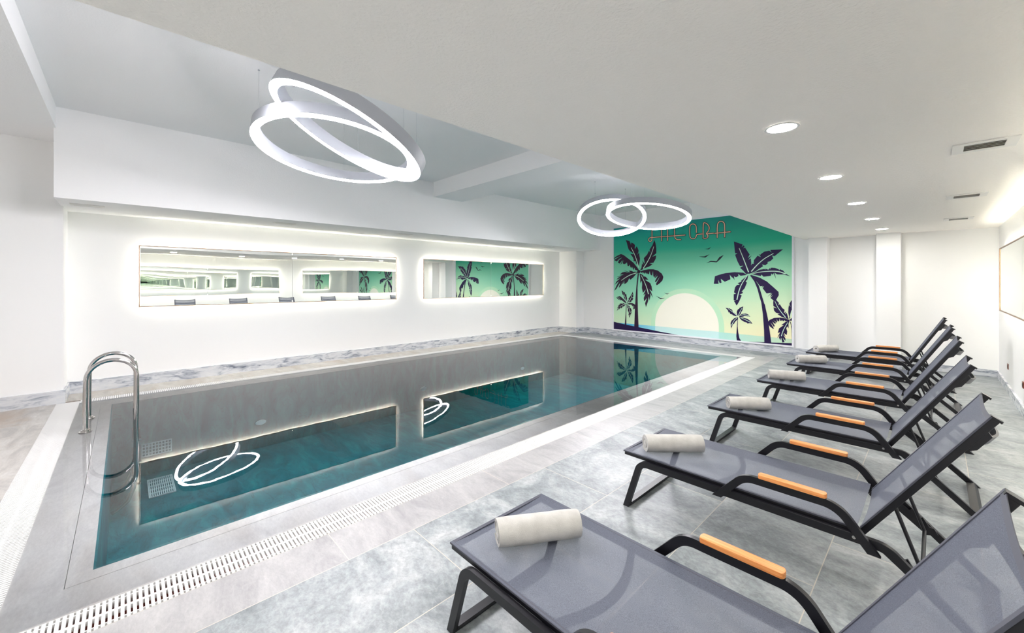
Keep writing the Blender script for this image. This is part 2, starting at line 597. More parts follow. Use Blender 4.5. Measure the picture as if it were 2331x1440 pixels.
# ---------------------------------------------------------------- gutter gratings
def grating(name_label, x0, x1, y0, y1, along):
    """white slats across the gutter with a rib down the middle and along both edges"""
    bm = bmesh.new()
    z0, z1 = -0.022, -0.001
    pitch = 0.0222
    if along == 'y':
        n = int((y1 - y0) / pitch)
        for i in range(n):
            y = y0 + i * pitch
            box(bm, x0 + 0.004, x1 - 0.004, y, y + 0.0135, z0, z1)
        for x in (x0 + 0.03, (x0 + x1) / 2, x1 - 0.03):
            w = 0.009 if x == (x0 + x1) / 2 else 0.003
            box(bm, x - w, x + w, y0, y1, z0 - 0.004, z1 - 0.003)
    else:
        n = int((x1 - x0) / pitch)
        for i in range(n):
            x = x0 + i * pitch
            box(bm, x, x + 0.0135, y0 + 0.004, y1 - 0.004, z0, z1)
        for y in (y0 + 0.03, (y0 + y1) / 2, y1 - 0.03):
            w = 0.009 if y == (y0 + y1) / 2 else 0.003
            box(bm, x0, x1, y - w, y + w, z0 - 0.004, z1 - 0.003)
    r = thing('gutter_grating', name_label, 'drain grating', ((x0 + x1) / 2, (y0 + y1) / 2, 0), group='white slatted gratings around the pool')
    o = obj('slats', bm, WHITE_PLASTIC, r)
    o.location = (-r.location.x, -r.location.y, 0)
    bm = bmesh.new()
    w = 0.02
    if along == 'y':
        box(bm, x0, x0 + 0.004, y0, y1, -0.12, -0.004)
        box(bm, x1 - 0.004, x1, y0, y1, -0.12, -0.004)
    else:
        box(bm, x0, x1, y0, y0 + 0.004, -0.12, -0.004)
        box(bm, x0, x1, y1 - 0.004, y1, -0.12, -0.004)
    o = obj('edge_rail', bm, WHITE_PLASTIC, r)
    o.location = (-r.location.x, -r.location.y, 0)
grating('long white slatted gutter grating between the pool and the loungers', CX1, GX1, GY0, GY1, 'y')
grating('narrow white slatted gutter grating along the wall with the framed mirrors', GX0, CX0, CY0, GY1, 'y')
grating('wide white gutter grating behind the ladder at the left end of the pool', XN + 0.024, CX1, GY0, CY0, 'x')
grating('white gutter grating at the far end of the pool below the mural', CX0, CX1, CY1, GY1, 'x')

# ---------------------------------------------------------------- framed mirrors with light behind
def mirror(label, side, y0, y1, z0, z1, seams):
    """side -1: on the left wall, looking towards +X; +1: on the right wall"""
    wx = XL if side < 0 else XR
    s = -side
    r = thing('wall_mirror', label, 'mirror', (wx, (y0 + y1) / 2, z0), group='backlit framed wall mirrors')
    def X(a, b):
        return (s * a, s * b) if s > 0 else (s * b, s * a)
    hy = (y1 - y0) / 2
    hz = z1 - z0
    d0, d1 = 0.034, 0.05
    ys = [-hy + 0.012] + [q - (y0 + y1) / 2 for q in seams] + [hy - 0.012]
    for a, b in zip(ys[:-1], ys[1:]):
        bm = bmesh.new()
        # panes are never perfectly flat: a faint warp across each sheet
        nx, nz = 24, 8
        grid = []
        for i in range(nx + 1):
            row = []
            for k in range(nz + 1):
                yy = a + 0.0025 + (b - a - 0.005) * i / nx
                zz = 0.012 + (hz - 0.024) * k / nz
                w = 0.0012 * noise.noise(Vector((yy * 0.9 + y0 * 3.1, zz * 1.1, side * 5.0)))
                row.append(bm.verts.new((s * (d1 - 0.002 + w), yy, zz)))
            grid.append(row)
        for i in range(nx):
            for k in range(nz):
                q = (grid[i][k], grid[i + 1][k], grid[i + 1][k + 1], grid[i][k + 1])
                bm.faces.new(q if s > 0 else q[::-1])
        o = obj('mirror_pane', bm, MIRROR, r, smooth=True)
    fx = X(d0, d1 + 0.006)
    fw = 0.012
    bm = bmesh.new()
    box(bm, *fx, -hy, hy, 0, fw)
    box(bm, *fx, -hy, hy, hz - fw, hz)
    box(bm, *fx, -hy, -hy + fw, fw, hz - fw)
    box(bm, *fx, hy - fw, hy, fw, hz - fw)
    obj('frame', bm, GOLD, r)
    bm = B((*X(0.0, 0.044), -hy + 0.04, hy - 0.04, 0.04, hz - 0.04))
    obj('backing', bm, BACKBOX, r)
    bm = bmesh.new()
    sx = X(0.010, 0.026)
    i = 0.034
    box(bm, *sx, -hy + i, hy - i, i, i + 0.006)
    box(bm, *sx, -hy + i, hy - i, hz - i - 0.006, hz - i)
    box(bm, *sx, -hy + i, -hy + i + 0.006, i, hz - i)
    box(bm, *sx, hy - i - 0.006, hy - i, i, hz - i)
    obj('light_strip', bm, LED_STRIP, r)
mirror('longer backlit mirror on the left wall, nearer the ladder', -1, 0.153, 4.52, 1.225, 2.19, [2.334])
mirror('backlit mirror on the left wall at the far end, beyond the longer one', -1, 5.23, 9.57, 1.215, 2.19, [7.39])
mirror('backlit mirror on the right wall above the far loungers', 1, 5.25, 9.86, 1.17, 2.14, [7.5])
mirror('backlit mirror on the right wall beside the nearest loungers', 1, -0.1, 4.40, 1.17, 2.14, [2.1])

# ---------------------------------------------------------------- ring pendants
def ring_mesh(R, w, h, lit=False):
    bm = bmesh.new()
    n = 128
    if lit:
        prof = [(R - w / 2 + 0.004, 0.0), (R + w / 2 - 0.004, 0.0), (R + w / 2 - 0.006, -0.006), (R - w / 2 + 0.006, -0.006)]
    else:
        prof = [(R - w / 2, 0.0), (R - w / 2, h), (R + w / 2, h), (R + w / 2, 0.0)]
    rows = []
    for k in range(n):
        a = 2 * PI * k / n
        rows.append([bm.verts.new((r * math.cos(a), r * math.sin(a), z)) for r, z in prof])
    for k in range(n):
        p, q = rows[k], rows[(k + 1) % n]
        for j in range(4):
            bm.faces.new((p[j], q[j], q[(j + 1) % 4], p[(j + 1) % 4]))
    bmesh.ops.recalc_face_normals(bm, faces=bm.faces[:])
    return bm

def pendant(label, rings):
    c0 = sum((Vector(r[0]) for r in rings), Vector()) / len(rings)
    root = thing('ring_pendant_lamp', label, 'pendant lamp', (c0.x, c0.y, ZR), group='interlocking ring pendant lamps')
    for c, nrm, R, w, h in rings:
        nv = Vector(nrm).normalized()
        q = Vector((0, 0, 1)).rotation_difference(nv)
        b = obj('lamp_ring', ring_mesh(R, w, h), LAMPBODY, root, smooth=True)
        b.location = Vector(c) - Vector((c0.x, c0.y, ZR))
        b.rotation_mode = 'QUATERNION'
        b.rotation_quaternion = q
        obj('diffuser', ring_mesh(R, w, h, True), LED_COOL, b, smooth=True)
        for k in range(3):
            a = 0.6 + k * 2 * PI / 3
            p = Vector(c) + q @ Vector((R * math.cos(a), R * math.sin(a), h))
            bm = bmesh.new()
            top = Vector((p.x, p.y, ZR - 0.004))
            tube(bm, [p - c0, top - c0], 0.001, 6)
            disc(bm, (p.x - c0.x, p.y - c0.y), 0.009, ZR - 0.010 - c0.z, ZR - c0.z - 0.001, 12)
            o = obj('cable', bm, LAMPBODY, root)
            o.location = (0, 0, c0.z - ZR)
pendant('large interlocking white ring lamp hanging nearest, left of the ceiling beam',
        [((-4.698, 1.744, 3.067), (-0.077, 0.126, 1), 0.807, 0.074, 0.118), ((-3.912, 1.565, 3.007), (0.165, 0.454, 1), 0.704, 0.074, 0.118)])
pendant('smaller looking pair of white ring lamps hanging in front of the mural',
        [((-4.92, 7.71, 3.007), (-0.238, 0.393, 1), 0.70, 0.074, 0.118), ((-4.105, 7.777, 2.955), (0.011, 0.204, 1), 0.80, 0.074, 0.118)])

# ---------------------------------------------------------------- downlights
def downlight(x, y, label):
    r = thing('recessed_downlight', label, 'ceiling light', (x, y, ZC), group='round downlights in the low ceiling')
    bm = bmesh.new()
    n = 40
    prof = [(0.075, -0.001), (0.092, -0.001), (0.090, -0.006), (0.077, -0.006)]
    rows = [[bm.verts.new((a * math.cos(2 * PI * k / n), a * math.sin(2 * PI * k / n), z)) for a, z in prof] for k in range(n)]
    for k in range(n):
        for j in range(4):
            bm.faces.new((rows[k][j], rows[(k + 1) % n][j], rows[(k + 1) % n][(j + 1) % 4], rows[k][(j + 1) % 4]))
    bmesh.ops.recalc_face_normals(bm, faces=bm.faces[:])
    obj('trim_ring', bm, WHITE_PLASTIC, r)
    bm = bmesh.new()
    disc(bm, (0, 0), 0.076, -0.005, -0.0015, 40)
    obj('diffuser', bm, LED_DOWN, r)
names = ['round downlight nearest the camera among those in the photo', 'second round downlight from the camera in the low ceiling', 'middle one of the five visible round downlights',
         'fourth round downlight, second from the far wall', 'farthest and smallest round downlight, by the far pillars']
for i, y in enumerate((2.90, 4.57, 6.28, 7.98, 9.58)):
    downlight(-0.65, y, names[i])
for y, nm in ((1.10, 'round downlight above the nearest lounger, seen only mirrored in the left wall'), (-0.46, 'round downlight just behind the camera'), (-2.14, 'round downlight by the back wall')):
    downlight(-0.65, y, nm)

# ---------------------------------------------------------------- air vents
def vent(x, y, z, sx, sy, label, group):
    """square ceiling diffuser: flat outer frame, opening with blades"""
    r = thing('ceiling_vent', label, 'air vent', (x, y, z), group=group)
    bm = bmesh.new()
    a, b = sx / 2, sy / 2
    i = min(a, b) * 0.40
    box(bm, -a, a, -b, -b + i, -0.008, -0.001)
    box(bm, -a, a, b - i, b, -0.008, -0.001)
    box(bm, -a, -a + i, -b + i, b - i, -0.008, -0.001)
    box(bm, a - i, a, -b + i, b - i, -0.008, -0.001)
    obj('frame', bm, VENT, r)
    obj('duct', B((-a + i, a - i, -b + i, b - i, -0.002, -0.001)), VENTDARK, r)
    n = 4
    for k in range(n):
        if sx >= sy:
            yy = -b + i + (2 * b - 2 * i) * (k + 0.5) / n
            w = (2 * b - 2 * i) / n * 0.80
            bm = bmesh.new()
            prism(bm, [(yy - w / 2, -0.014), (yy + w / 2, -0.004), (yy + w / 2, -0.0025), (yy - w / 2, -0.0125)], 'x', -a + i, a - i)
        else:
            xx = -a + i + (2 * a - 2 * i) * (k + 0.5) / n
            w = (2 * a - 2 * i) / n * 0.80
            bm = bmesh.new()
            prism(bm, [(xx - w / 2, -0.014), (xx + w / 2, -0.004), (xx + w / 2, -0.0025), (xx - w / 2, -0.0125)], 'y', -b + i, b - i)
        bmesh.ops.recalc_face_normals(bm, faces=bm.faces[:])
        obj('blade', bm, VENT, r)
for y, nm in ((4.27, 'largest looking white air vent in the low ceiling at the right edge'), (6.60, 'middle white air vent in the low ceiling near the right wall'), (8.88, 'farthest white air vent in the low ceiling near the right wall')):
    vent(0.23, y, ZC, 0.30, 0.28, nm, 'white air vents in the low ceiling')
for y, nm in ((-0.36, 'white air vent under the soffit at the left wall corner'), (1.99, 'white air vent under the soffit above the longer mirror'), (4.26, 'white air vent under the soffit above the gap between the mirrors'), (8.9, 'farthest white air vent under the soffit, above the far mirror')):
    vent(-7.76, y, ZS, 0.16, 0.32, nm, 'white air vents under the soffit')

# ---------------------------------------------------------------- sockets on the right wall
def socket(y, z, label):
    r = thing('wall_socket', label, 'socket', (XR, y, z), group='copper coloured sockets on the right wall')
    obj('cover_plate', B((-0.009, 0, -0.04, 0.04, -0.04, 0.04), bev=0.002), COPPER, r)
    bm = bmesh.new()
    prism(bm, [(0.024 * math.cos(k * PI / 12), 0.024 * math.sin(k * PI / 12)) for k in range(24)], 'x', -0.011, -0.0092)
    bmesh.ops.recalc_face_normals(bm, faces=bm.faces[:])
    obj('outlet', bm, BLACK, r)
socket(9.42, 0.37, 'small copper socket low on the right wall, nearer the far corner')
socket(7.92, 0.36, 'small copper socket low on the right wall, closer to the camera')

# ---------------------------------------------------------------- pool ladder
def ladder():
    r = thing('pool_ladder', 'chrome pool ladder with two arched handrails at the left end of the pool', 'ladder', (-6.6, -0.31, 0))
    for s in (-1, 1):
        x = 0.30 * -s if False else s * 0.30
        path = [(x, 0.0, 0.0), (x, 0.0, 0.30), (x, 0.004, 0.52)]
        cy, cz, ra = 0.205, 0.555, 0.20
        for k in range(0, 19):
            a = PI - PI * k / 18
            path.append((x, cy + ra * math.cos(a), cz + 0.195 * math.sin(a)))
        path += [(x, 0.405, 0.3), (x, 0.40, 0.0), (x, 0.40, -0.55), (x, 0.385, -0.72), (x, 0.33, -0.86), (x, 0.25, -0.93), (x, 0.20, -0.95)]
        bm = bmesh.new()
        tube(bm, path, 0.0215, 16)
        obj('handrail', bm, STEEL, r, smooth=True)
        bm = bmesh.new()
        disc(bm, (x, 0), 0.052, 0.006, 0.014, 28)
        disc(bm, (x, 0), 0.036, 0.014, 0.028, 28)
        obj('base_flange', bm, STEEL, r, smooth=True)
    for z in (-0.2, -0.45, -0.70):
        bm = B((-0.28, 0.28, 0.365, 0.445, z - 0.012, z + 0.012), bev=0.005)
        obj('step', bm, STEEL, r)
ladder()

# ---------------------------------------------------------------- things in the water
for y, nm in ((1.58, 'round underwater lamp in the far pool wall, nearest the ladder'), (4.58, 'round underwater lamp in the far pool wall, in the middle'), (7.55, 'round underwater lamp in the far pool wall, nearest the mural')):
    r = thing('underwater_lamp', nm, 'pool light', (PX0, y, -0.64), group='round underwater lamps in the far pool wall')
    bm = bmesh.new()
    prism(bm, [(0.075 * math.cos(k * PI / 16), 0.04 * math.sin(k * PI / 16)) for k in range(32)], 'x', 0.001, 0.02)
    bmesh.ops.recalc_face_normals(bm, faces=bm.faces[:])
    obj('lens', bm, POOL_LED, r)
    bm = bmesh.new()
    tube(bm, [(0.012, 0.08 * math.cos(k * PI / 16), 0.045 * math.sin(k * PI / 16)) for k in range(32)], 0.008, 8, closed=True)
    obj('rim', bm, STEEL, r, smooth=True)

def grid_plate(w, h, nx, ny):
    """flat plate pierced by rows of slots, in XY, centred"""
    bm = bmesh.new()
    b = 0.012
    box(bm, -w / 2, w / 2, -h / 2, -h / 2 + b, 0, 0.012)
    box(bm, -w / 2, w / 2, h / 2 - b, h / 2, 0, 0.012)
    for i in range(nx + 1):
        x = -w / 2 + (w - b) * i / nx
        box(bm, x, x + b, -h / 2 + b, h / 2 - b, 0, 0.012)
    for k in range(1, ny):
        y = -h / 2 + h * k / ny
        box(bm, -w / 2, w / 2, y - 0.005, y + 0.005, 0.0005, 0.0115)
    return bm
PALE = simple('pale_blue_plastic', srgb(190, 226, 232), 0.5)
o = obj('drain_grate', grid_plate(0.62, 0.26, 5, 13), PALE)
o.location = (-6.98, 0.34, DP + 0.002)
tag(o, 'pale rectangular drain grate on the pool floor near the ladder', 'drain grate')
o = obj('drain_grate', grid_plate(0.32, 0.18, 9, 4), PALE)
o.rotation_euler = (PI / 2, 0, PI / 2)
o.location = (PX0 + 0.002, 0.32, -0.70)
tag(o, 'faint pale grate set in the far pool wall behind the ladder', 'drain grate')

# ---------------------------------------------------------------- sun loungers
LW = 0.69     # outer width of the side frames
def make_lounger(label, x, y, rz):
    r = thing('sun_lounger', label, 'sun lounger', (x, y, 0), rz, group='sun loungers in a row beside the pool')
    w = 0.040
    for near in (True, False):
        y0, y1 = (0.0, 0.026) if near else (LW - 0.026, LW)
        rail = fillet([(0.026, 0.0), (0.135, 0.342), (1.405, 0.342), (1.775, 0.0)], [0.075, 0.10], 8)
        bm = bmesh.new()
        flatbar(bm, rail, w, y0, y1, start=(-1.05, 0.0), end=(1.36, 0.0))
        obj('side_frame', bm, BLACK, r, smooth=True)
        a0, a1 = (-0.024, -0.001) if near else (LW + 0.001, LW + 0.024)
        arm = fillet([(0.652, 0.318), (0.800, 0.482), (1.225, 0.482), (1.362, 0.300)], [0.11, 0.13], 10)
        bm = bmesh.new()
        flatbar(bm, arm, w, a0, a1, start=(-1.3, 0.0), end=(1.22, 0.0))
        ar = obj('armrest', bm, BLACK, r, smooth=True)
        bm = bmesh.new()
        yc = (a0 + a1) / 2
        L0, L1 = 0.872, 1.182
        n = 10
        pts = []
        for (cx_, sgn) in ((L1 - 0.012, 1), (L0 + 0.012, -1)):
            for k in range(n + 1):
                a = -PI / 2 + PI * k / n
                pts.append((cx_ + sgn * 0.012 * math.cos(a), yc + sgn * 0.024 * math.sin(a)))
        prism(bm, pts, 'z', 0.506, 0.527)
        bmesh.ops.recalc_face_normals(bm, faces=bm.faces[:])
        top = [e for e in bm.edges if all(v.co.z > 0.52 for v in e.verts)]
        bmesh.ops.bevel(bm, geom=top, offset=0.006, segments=2, affect='EDGES', profile=0.6)
        obj('arm_pad', bm, WOOD, ar, smooth=True)
    # bars on the floor joining the feet
    for x0, sh in ((0.003, 0.015), (1.745, -0.02)):
        bm = bmesh.new()
        prism(bm, [(x0, 0.0), (x0 + 0.044, 0.0), (x0 + 0.044 + sh, 0.034), (x0 + sh, 0.034)], 'y', 0.0262, LW - 0.0262)
        bmesh.ops.recalc_face_normals(bm, faces=bm.faces[:])
        obj('foot_bar', bm, BLACK, r)
    # seat frame: edge rails, end rails, bowed brace
    bm = bmesh.new()
    box(bm, 0.0, 1.29, 0.030, 0.058, 0.356, 0.378, bev=0.003)
    box(bm, 0.0, 1.29, LW - 0.058, LW - 0.030, 0.356, 0.378, bev=0.003)
    box(bm, 0.0, 0.02, 0.058, LW - 0.058, 0.360, 0.378)
    obj('seat_frame', bm, BLACK, r)
    bm = bmesh.new()
    pts = []
    for k in range(21):
        f = k / 20
        pts.append((0.60 + 0.10 * math.sin(PI * f) - 0.03, 0.03 + (LW - 0.06) * f))
    ln = [(x_ - 0.017, y_) for x_, y_ in pts] + [(x_ + 0.017, y_) for x_, y_ in reversed(pts)]
    prism(bm, ln, 'z', 0.325, 0.345)
    bmesh.ops.recalc_face_normals(bm, faces=bm.faces[:])
    obj('seat_brace', bm, BLACK, r)
    # seat sling with a slight sag
    def sling(L, ya, yb, sag, nx=26, ny=14, curve=0.0):
        bm = bmesh.new()
        g = []
        for i in range(nx + 1):
            row = []
            for k in range(ny + 1):
                u, v = i / nx, k / ny
                d = sag * (1 - (2 * v - 1) ** 2) * (0.55 + 0.45 * math.sin(PI * min(1, u * 1.0)))
                xx = L * u - (curve * (1 - (2 * v - 1) ** 2) if i == nx else 0) - (curve * 0.5 * (1 - (2 * v - 1) ** 2) if i == nx - 1 else 0)
                row.append(bm.verts.new((xx, ya + (yb - ya) * v, -d)))
            g.append(row)
        for i in range(nx):
            for k in range(ny):
                bm.faces.new((g[i][k], g[i + 1][k], g[i + 1][k + 1], g[i][k + 1]))
        return bm
    bm = sling(1.300, 0.030, LW - 0.030, 0.012)
    s = obj('seat_sling', bm, SLING, r, smooth=True)
    s.location = (-0.006, 0, 0.386)
    bm = bmesh.new()
    box(bm, -0.008, 1.29, 0.027, 0.044, 0.378, 0.3855)
    box(bm, -0.008, 1.29, LW - 0.044, LW - 0.027, 0.378, 0.3855)
    box(bm, -0.008, 0.010, 0.044, LW - 0.044, 0.379, 0.3855)
    obj('hem', bm, HEM, s).location = (0.006, 0, -0.386)
    # reclining back, built flat along local +X then tilted at its hinge
    ang = math.atan2(0.637, 0.413)
    hx, hz = 1.305, 0.372
    Lb = 0.765
    back = thing('backrest', '', '', (hx, 0, hz))
    del back['label'], back['category']
    back.parent = r
    back.rotation_euler = (0, -ang, 0)
    yb0, yb1 = 0.075, LW - 0.075
    for ya, s_ in ((yb0, 1), (yb1 - 0.026, -1)):
        bm = bmesh.new()
        box(bm, -0.03, Lb + 0.012, ya, ya + 0.026, -0.030, -0.002, bev=0.002)
        obj('back_rail', bm, BLACK, back)
        bm = bmesh.new()
        prism(bm, [(Lb + 0.012, -0.036), (Lb + 0.022, -0.036), (Lb + 0.022, 0.004), (Lb + 0.012, 0.004)], 'y', ya - 0.003, ya + 0.029)
        bmesh.ops.recalc_face_normals(bm, faces=bm.faces[:])
        obj('end_cap', bm, BLACK, back)
        bm = bmesh.new()
        prism(bm, [(0.60, -0.030), (0.72, -0.030), (0.71, -0.050), (0.63, -0.050)], 'y', ya + 0.002, ya + 0.024)
        bmesh.ops.recalc_face_normals(bm, faces=bm.faces[:])
        obj('bracket', bm, BLACK, back)
    # bowed flat bar behind the top end
    pts = []
    m = 18
    ya, yb_ = yb0 + 0.013, yb1 - 0.013
    for k in range(m + 1):
        f = k / m
        pts.append((ya + (yb_ - ya) * f, -0.042 - 0.055 * math.sin(PI * f) ** 0.85))
    bm = bmesh.new()
    ln = pts + [(a_, b_ + 0.010) for a_, b_ in reversed(pts)]
    prism(bm, ln, 'x', 0.655, 0.700)
    bmesh.ops.recalc_face_normals(bm, faces=bm.faces[:])
    obj('top_bow', bm, BLACK, back, smooth=True)
    bm = sling(Lb + 0.02, yb0 - 0.002, yb1 + 0.002, 0.016, curve=0.022)
    bs = obj('back_sling', bm, SLING, back, smooth=True)
    bs.location = (0.0, 0, 0.003)
    bm = bmesh.new()
    box(bm, 0.0, Lb + 0.018, yb0 - 0.004, yb0 + 0.012, -0.002, 0.0045)
    box(bm, 0.0, Lb + 0.018, yb1 - 0.012, yb1 + 0.004, -0.002, 0.0045)
    for k in range(14):
        v0, v1 = k / 14, (k + 1) / 14
        D_ = lambda v: 0.016 * (1 - (2 * v - 1) ** 2) * 0.55
        C_ = lambda v: 0.022 * (1 - (2 * v - 1) ** 2)
        a_, b_ = yb0 + (yb1 - yb0) * v0, yb0 + (yb1 - yb0) * v1
        q = []
        for yy, vv in ((a_, v0), (b_, v1)):
            for xx in (Lb + 0.004 - C_(vv), Lb + 0.022 - C_(vv)):
                for zz in (-0.001, 0.0015):
                    q.append(bm.verts.new((xx, yy, 0.003 - D_(vv) + zz)))
        for idx in ((0, 1, 3, 2), (4, 6, 7, 5), (0, 4, 5, 1), (2, 3, 7, 6), (0, 2, 6, 4), (1, 5, 7, 3)):
            bm.faces.new([q[i] for i in idx])
    bmesh.ops.recalc_face_normals(bm, faces=bm.faces[:])
    obj('hem', bm, HEM, back)
    # prop: two rods and a cross bar, hinged to the back, standing on the rack
    up = (1.424, 0.525)
    lo = (1.522, 0.235)
    for yy in (0.11, LW - 0.11):
        bm = bmesh.new()
        tube(bm, [(up[0], yy, up[1]), (lo[0], yy, lo[1])], 0.0085, 10)
        obj('prop_rod', bm, BLACK, r, smooth=True)
    bm = bmesh.new()
    tube(bm, [(lo[0], 0.10, lo[1]), (lo[0], LW - 0.10, lo[1])], 0.0085, 10)
    obj('prop_bar', bm, BLACK, r, smooth=True)
    for yy in (0.034, LW - 0.046):
        bm = bmesh.new()
        pr = [(1.36, 0.325), (1.40, 0.345), (1.46, 0.300), (1.475, 0.312), (1.50, 0.270), (1.515, 0.282), (1.54, 0.238), (1.56, 0.235), (1.575, 0.205), (1.53, 0.190)]
        prism(bm, pr, 'y', yy, yy + 0.012)
        bmesh.ops.recalc_face_normals(bm, faces=bm.faces[:])
        obj('notched_rack', bm, BLACK, r)
    for yy in (-0.0045, LW + 0.0045):
        bm = bmesh.new()
        prism(bm, [(1.287 + 0.008 * math.cos(k * PI / 8), 0.350 + 0.008 * math.sin(k * PI / 8)) for k in range(16)], 'y', yy - 0.004, yy + 0.004)
        bmesh.ops.recalc_face_normals(bm, faces=bm.faces[:])
        obj('bolt', bm, STEEL, r)
    return r

LS = [(-1.567, 1.075, 'sun lounger nearest the camera, cut off by the bottom edge of the photo'),
      (-1.565, 2.600, 'second sun lounger from the camera, whole seat and both armrests in view'),
      (-1.560, 4.150, 'third sun lounger from the camera along the pool'),
      (-1.552, 5.715, 'fourth sun lounger from the camera, third from the far wall'),
      (-1.560, 7.230, 'fifth sun lounger from the camera, second from the far wall'),
      (-1.590, 8.690, 'farthest sun lounger, last in the row by the far wall')]
proto = make_lounger(LS[0][2], LS[0][0], LS[0][1], 0)
tilted = [proto]
for x, y, lab in LS[1:]:
    c = copy_tree(proto)
    c.location = (x, y, 0)
    c['label'] = lab
    tilted.append(c)
# the backs are not all set to quite the same notch
for c, deg in zip(tilted, (3.0, 0.0, 0.4, 2.0, 3.2, 4.6)):
    for ch in c.children:
        if ch.name.startswith('backrest'):
            ch.rotation_euler = (0, ch.rotation_euler.y - math.radians(deg), 0)

# ---------------------------------------------------------------- rolled towels
def towel_mesh(seed, L, ra, turns=3.3):
    """a folded towel rolled up: spiral cross-section swept along X, resting on z = 0"""
    rnd = random.Random(seed)
    th = ra / (turns + 0.55)
    N = int(turns * 26)
    inner, outer = [], []
    for k in range(N + 1):
        a = 2 * PI * k / 26
        rr = 0.006 + th * a / (2 * PI)
        inner.append((rr, a))
        outer.append((rr + th * 0.86, a))
    base = outer[-1][1]
    a_off = -base - 0.55 + rnd.uniform(-0.2, 0.2)
    nx = 30
    bm = bmesh.new()
    rows = []
    off = Vector((rnd.uniform(0, 50), rnd.uniform(0, 50), 0))
    loop = [(p, 0) for p in inner] + [(p, 1) for p in reversed(outer)]
    for i in range(nx + 1):
        u = i / nx
        x = (u - 0.5) * L
        row = []
        for (rr, a), side in loop:
            depth = a / (2 * PI * turns)
            e = 1 - 0.05 * (abs(2 * u - 1) ** 6)
            xs = x * (1 - 0.012 * math.sin(a * 1.3 + seed) * (1 if abs(2 * u - 1) > 0.9 else 0))
            nn = noise.noise(Vector((x * 9, math.cos(a) * 1.4, math.sin(a) * 1.4)) + off) * 0.0035 * depth
            q = (rr * e + nn)
            Y = q * math.cos(a + a_off)
            Z = q * math.sin(a + a_off)
            Z = Z * 0.94
            if Z < -ra * 0.86:
                Z = -ra * 0.86 + (Z + ra * 0.86) * 0.15
            row.append(bm.verts.new((xs, Y * 1.04, Z)))
        rows.append(row)
    n = len(loop)
    for r0, r1 in zip(rows[:-1], rows[1:]):
        for k in range(n):
            bm.faces.new((r0[k], r1[k], r1[(k + 1) % n], r0[(k + 1) % n]))
    m = len(inner)
    for row in (rows[0], rows[-1]):
        for k in range(m - 1):
            bm.faces.new((row[k], row[k + 1], row[n - 2 - k], row[n - 1 - k]))
    bmesh.ops.recalc_face_normals(bm, faces=bm.faces[:])
    zmin = min(v.co.z for v in bm.verts)
    bmesh.ops.translate(bm, verts=bm.verts[:], vec=(0, 0, -zmin))
    return bm
TW = [((-1.379, 1.226), (-1.161, 1.573), 'rolled towel on the foot end of the nearest lounger'),
      ((-1.433, 2.700), (-1.140, 2.998), 'rolled towel on the second lounger from the camera'),
      ((-1.378, 4.215), (-1.081, 4.443), 'rolled towel on the third lounger from the camera'),
      ((-1.462, 5.910), (-1.108, 6.081), 'rolled towel on the fourth lounger from the camera'),
      ((-1.450, 7.440), (-1.137, 7.684), 'rolled towel on the fifth lounger from the camera'),
      ((-1.448, 8.791), (-1.182, 9.194), 'rolled towel on the farthest lounger by the far wall')]
for i, (a, b, lab) in enumerate(TW):
    a, b = Vector(a), Vector(b)
    c = (a + b) / 2
    L = min(max((b - a).length - 0.01, 0.36), 0.42)
    ra = 0.062
    away = c.normalized()
    d = (b - a).normalized()
    nrm = Vector((-d.y, d.x))
    if nrm.dot(away) < 0:
        nrm = -nrm
    c = c + nrm * 0.045
    o = obj('rolled_towel', towel_mesh(3 + i, L, ra), TOWEL, smooth=True)
    o.location = (c.x, c.y, 0.3845)
    o.rotation_euler = (0, 0, math.atan2(d.y, d.x))
    tag(o, 'light grey ' + lab, 'towel', 'rolled towels on the loungers')

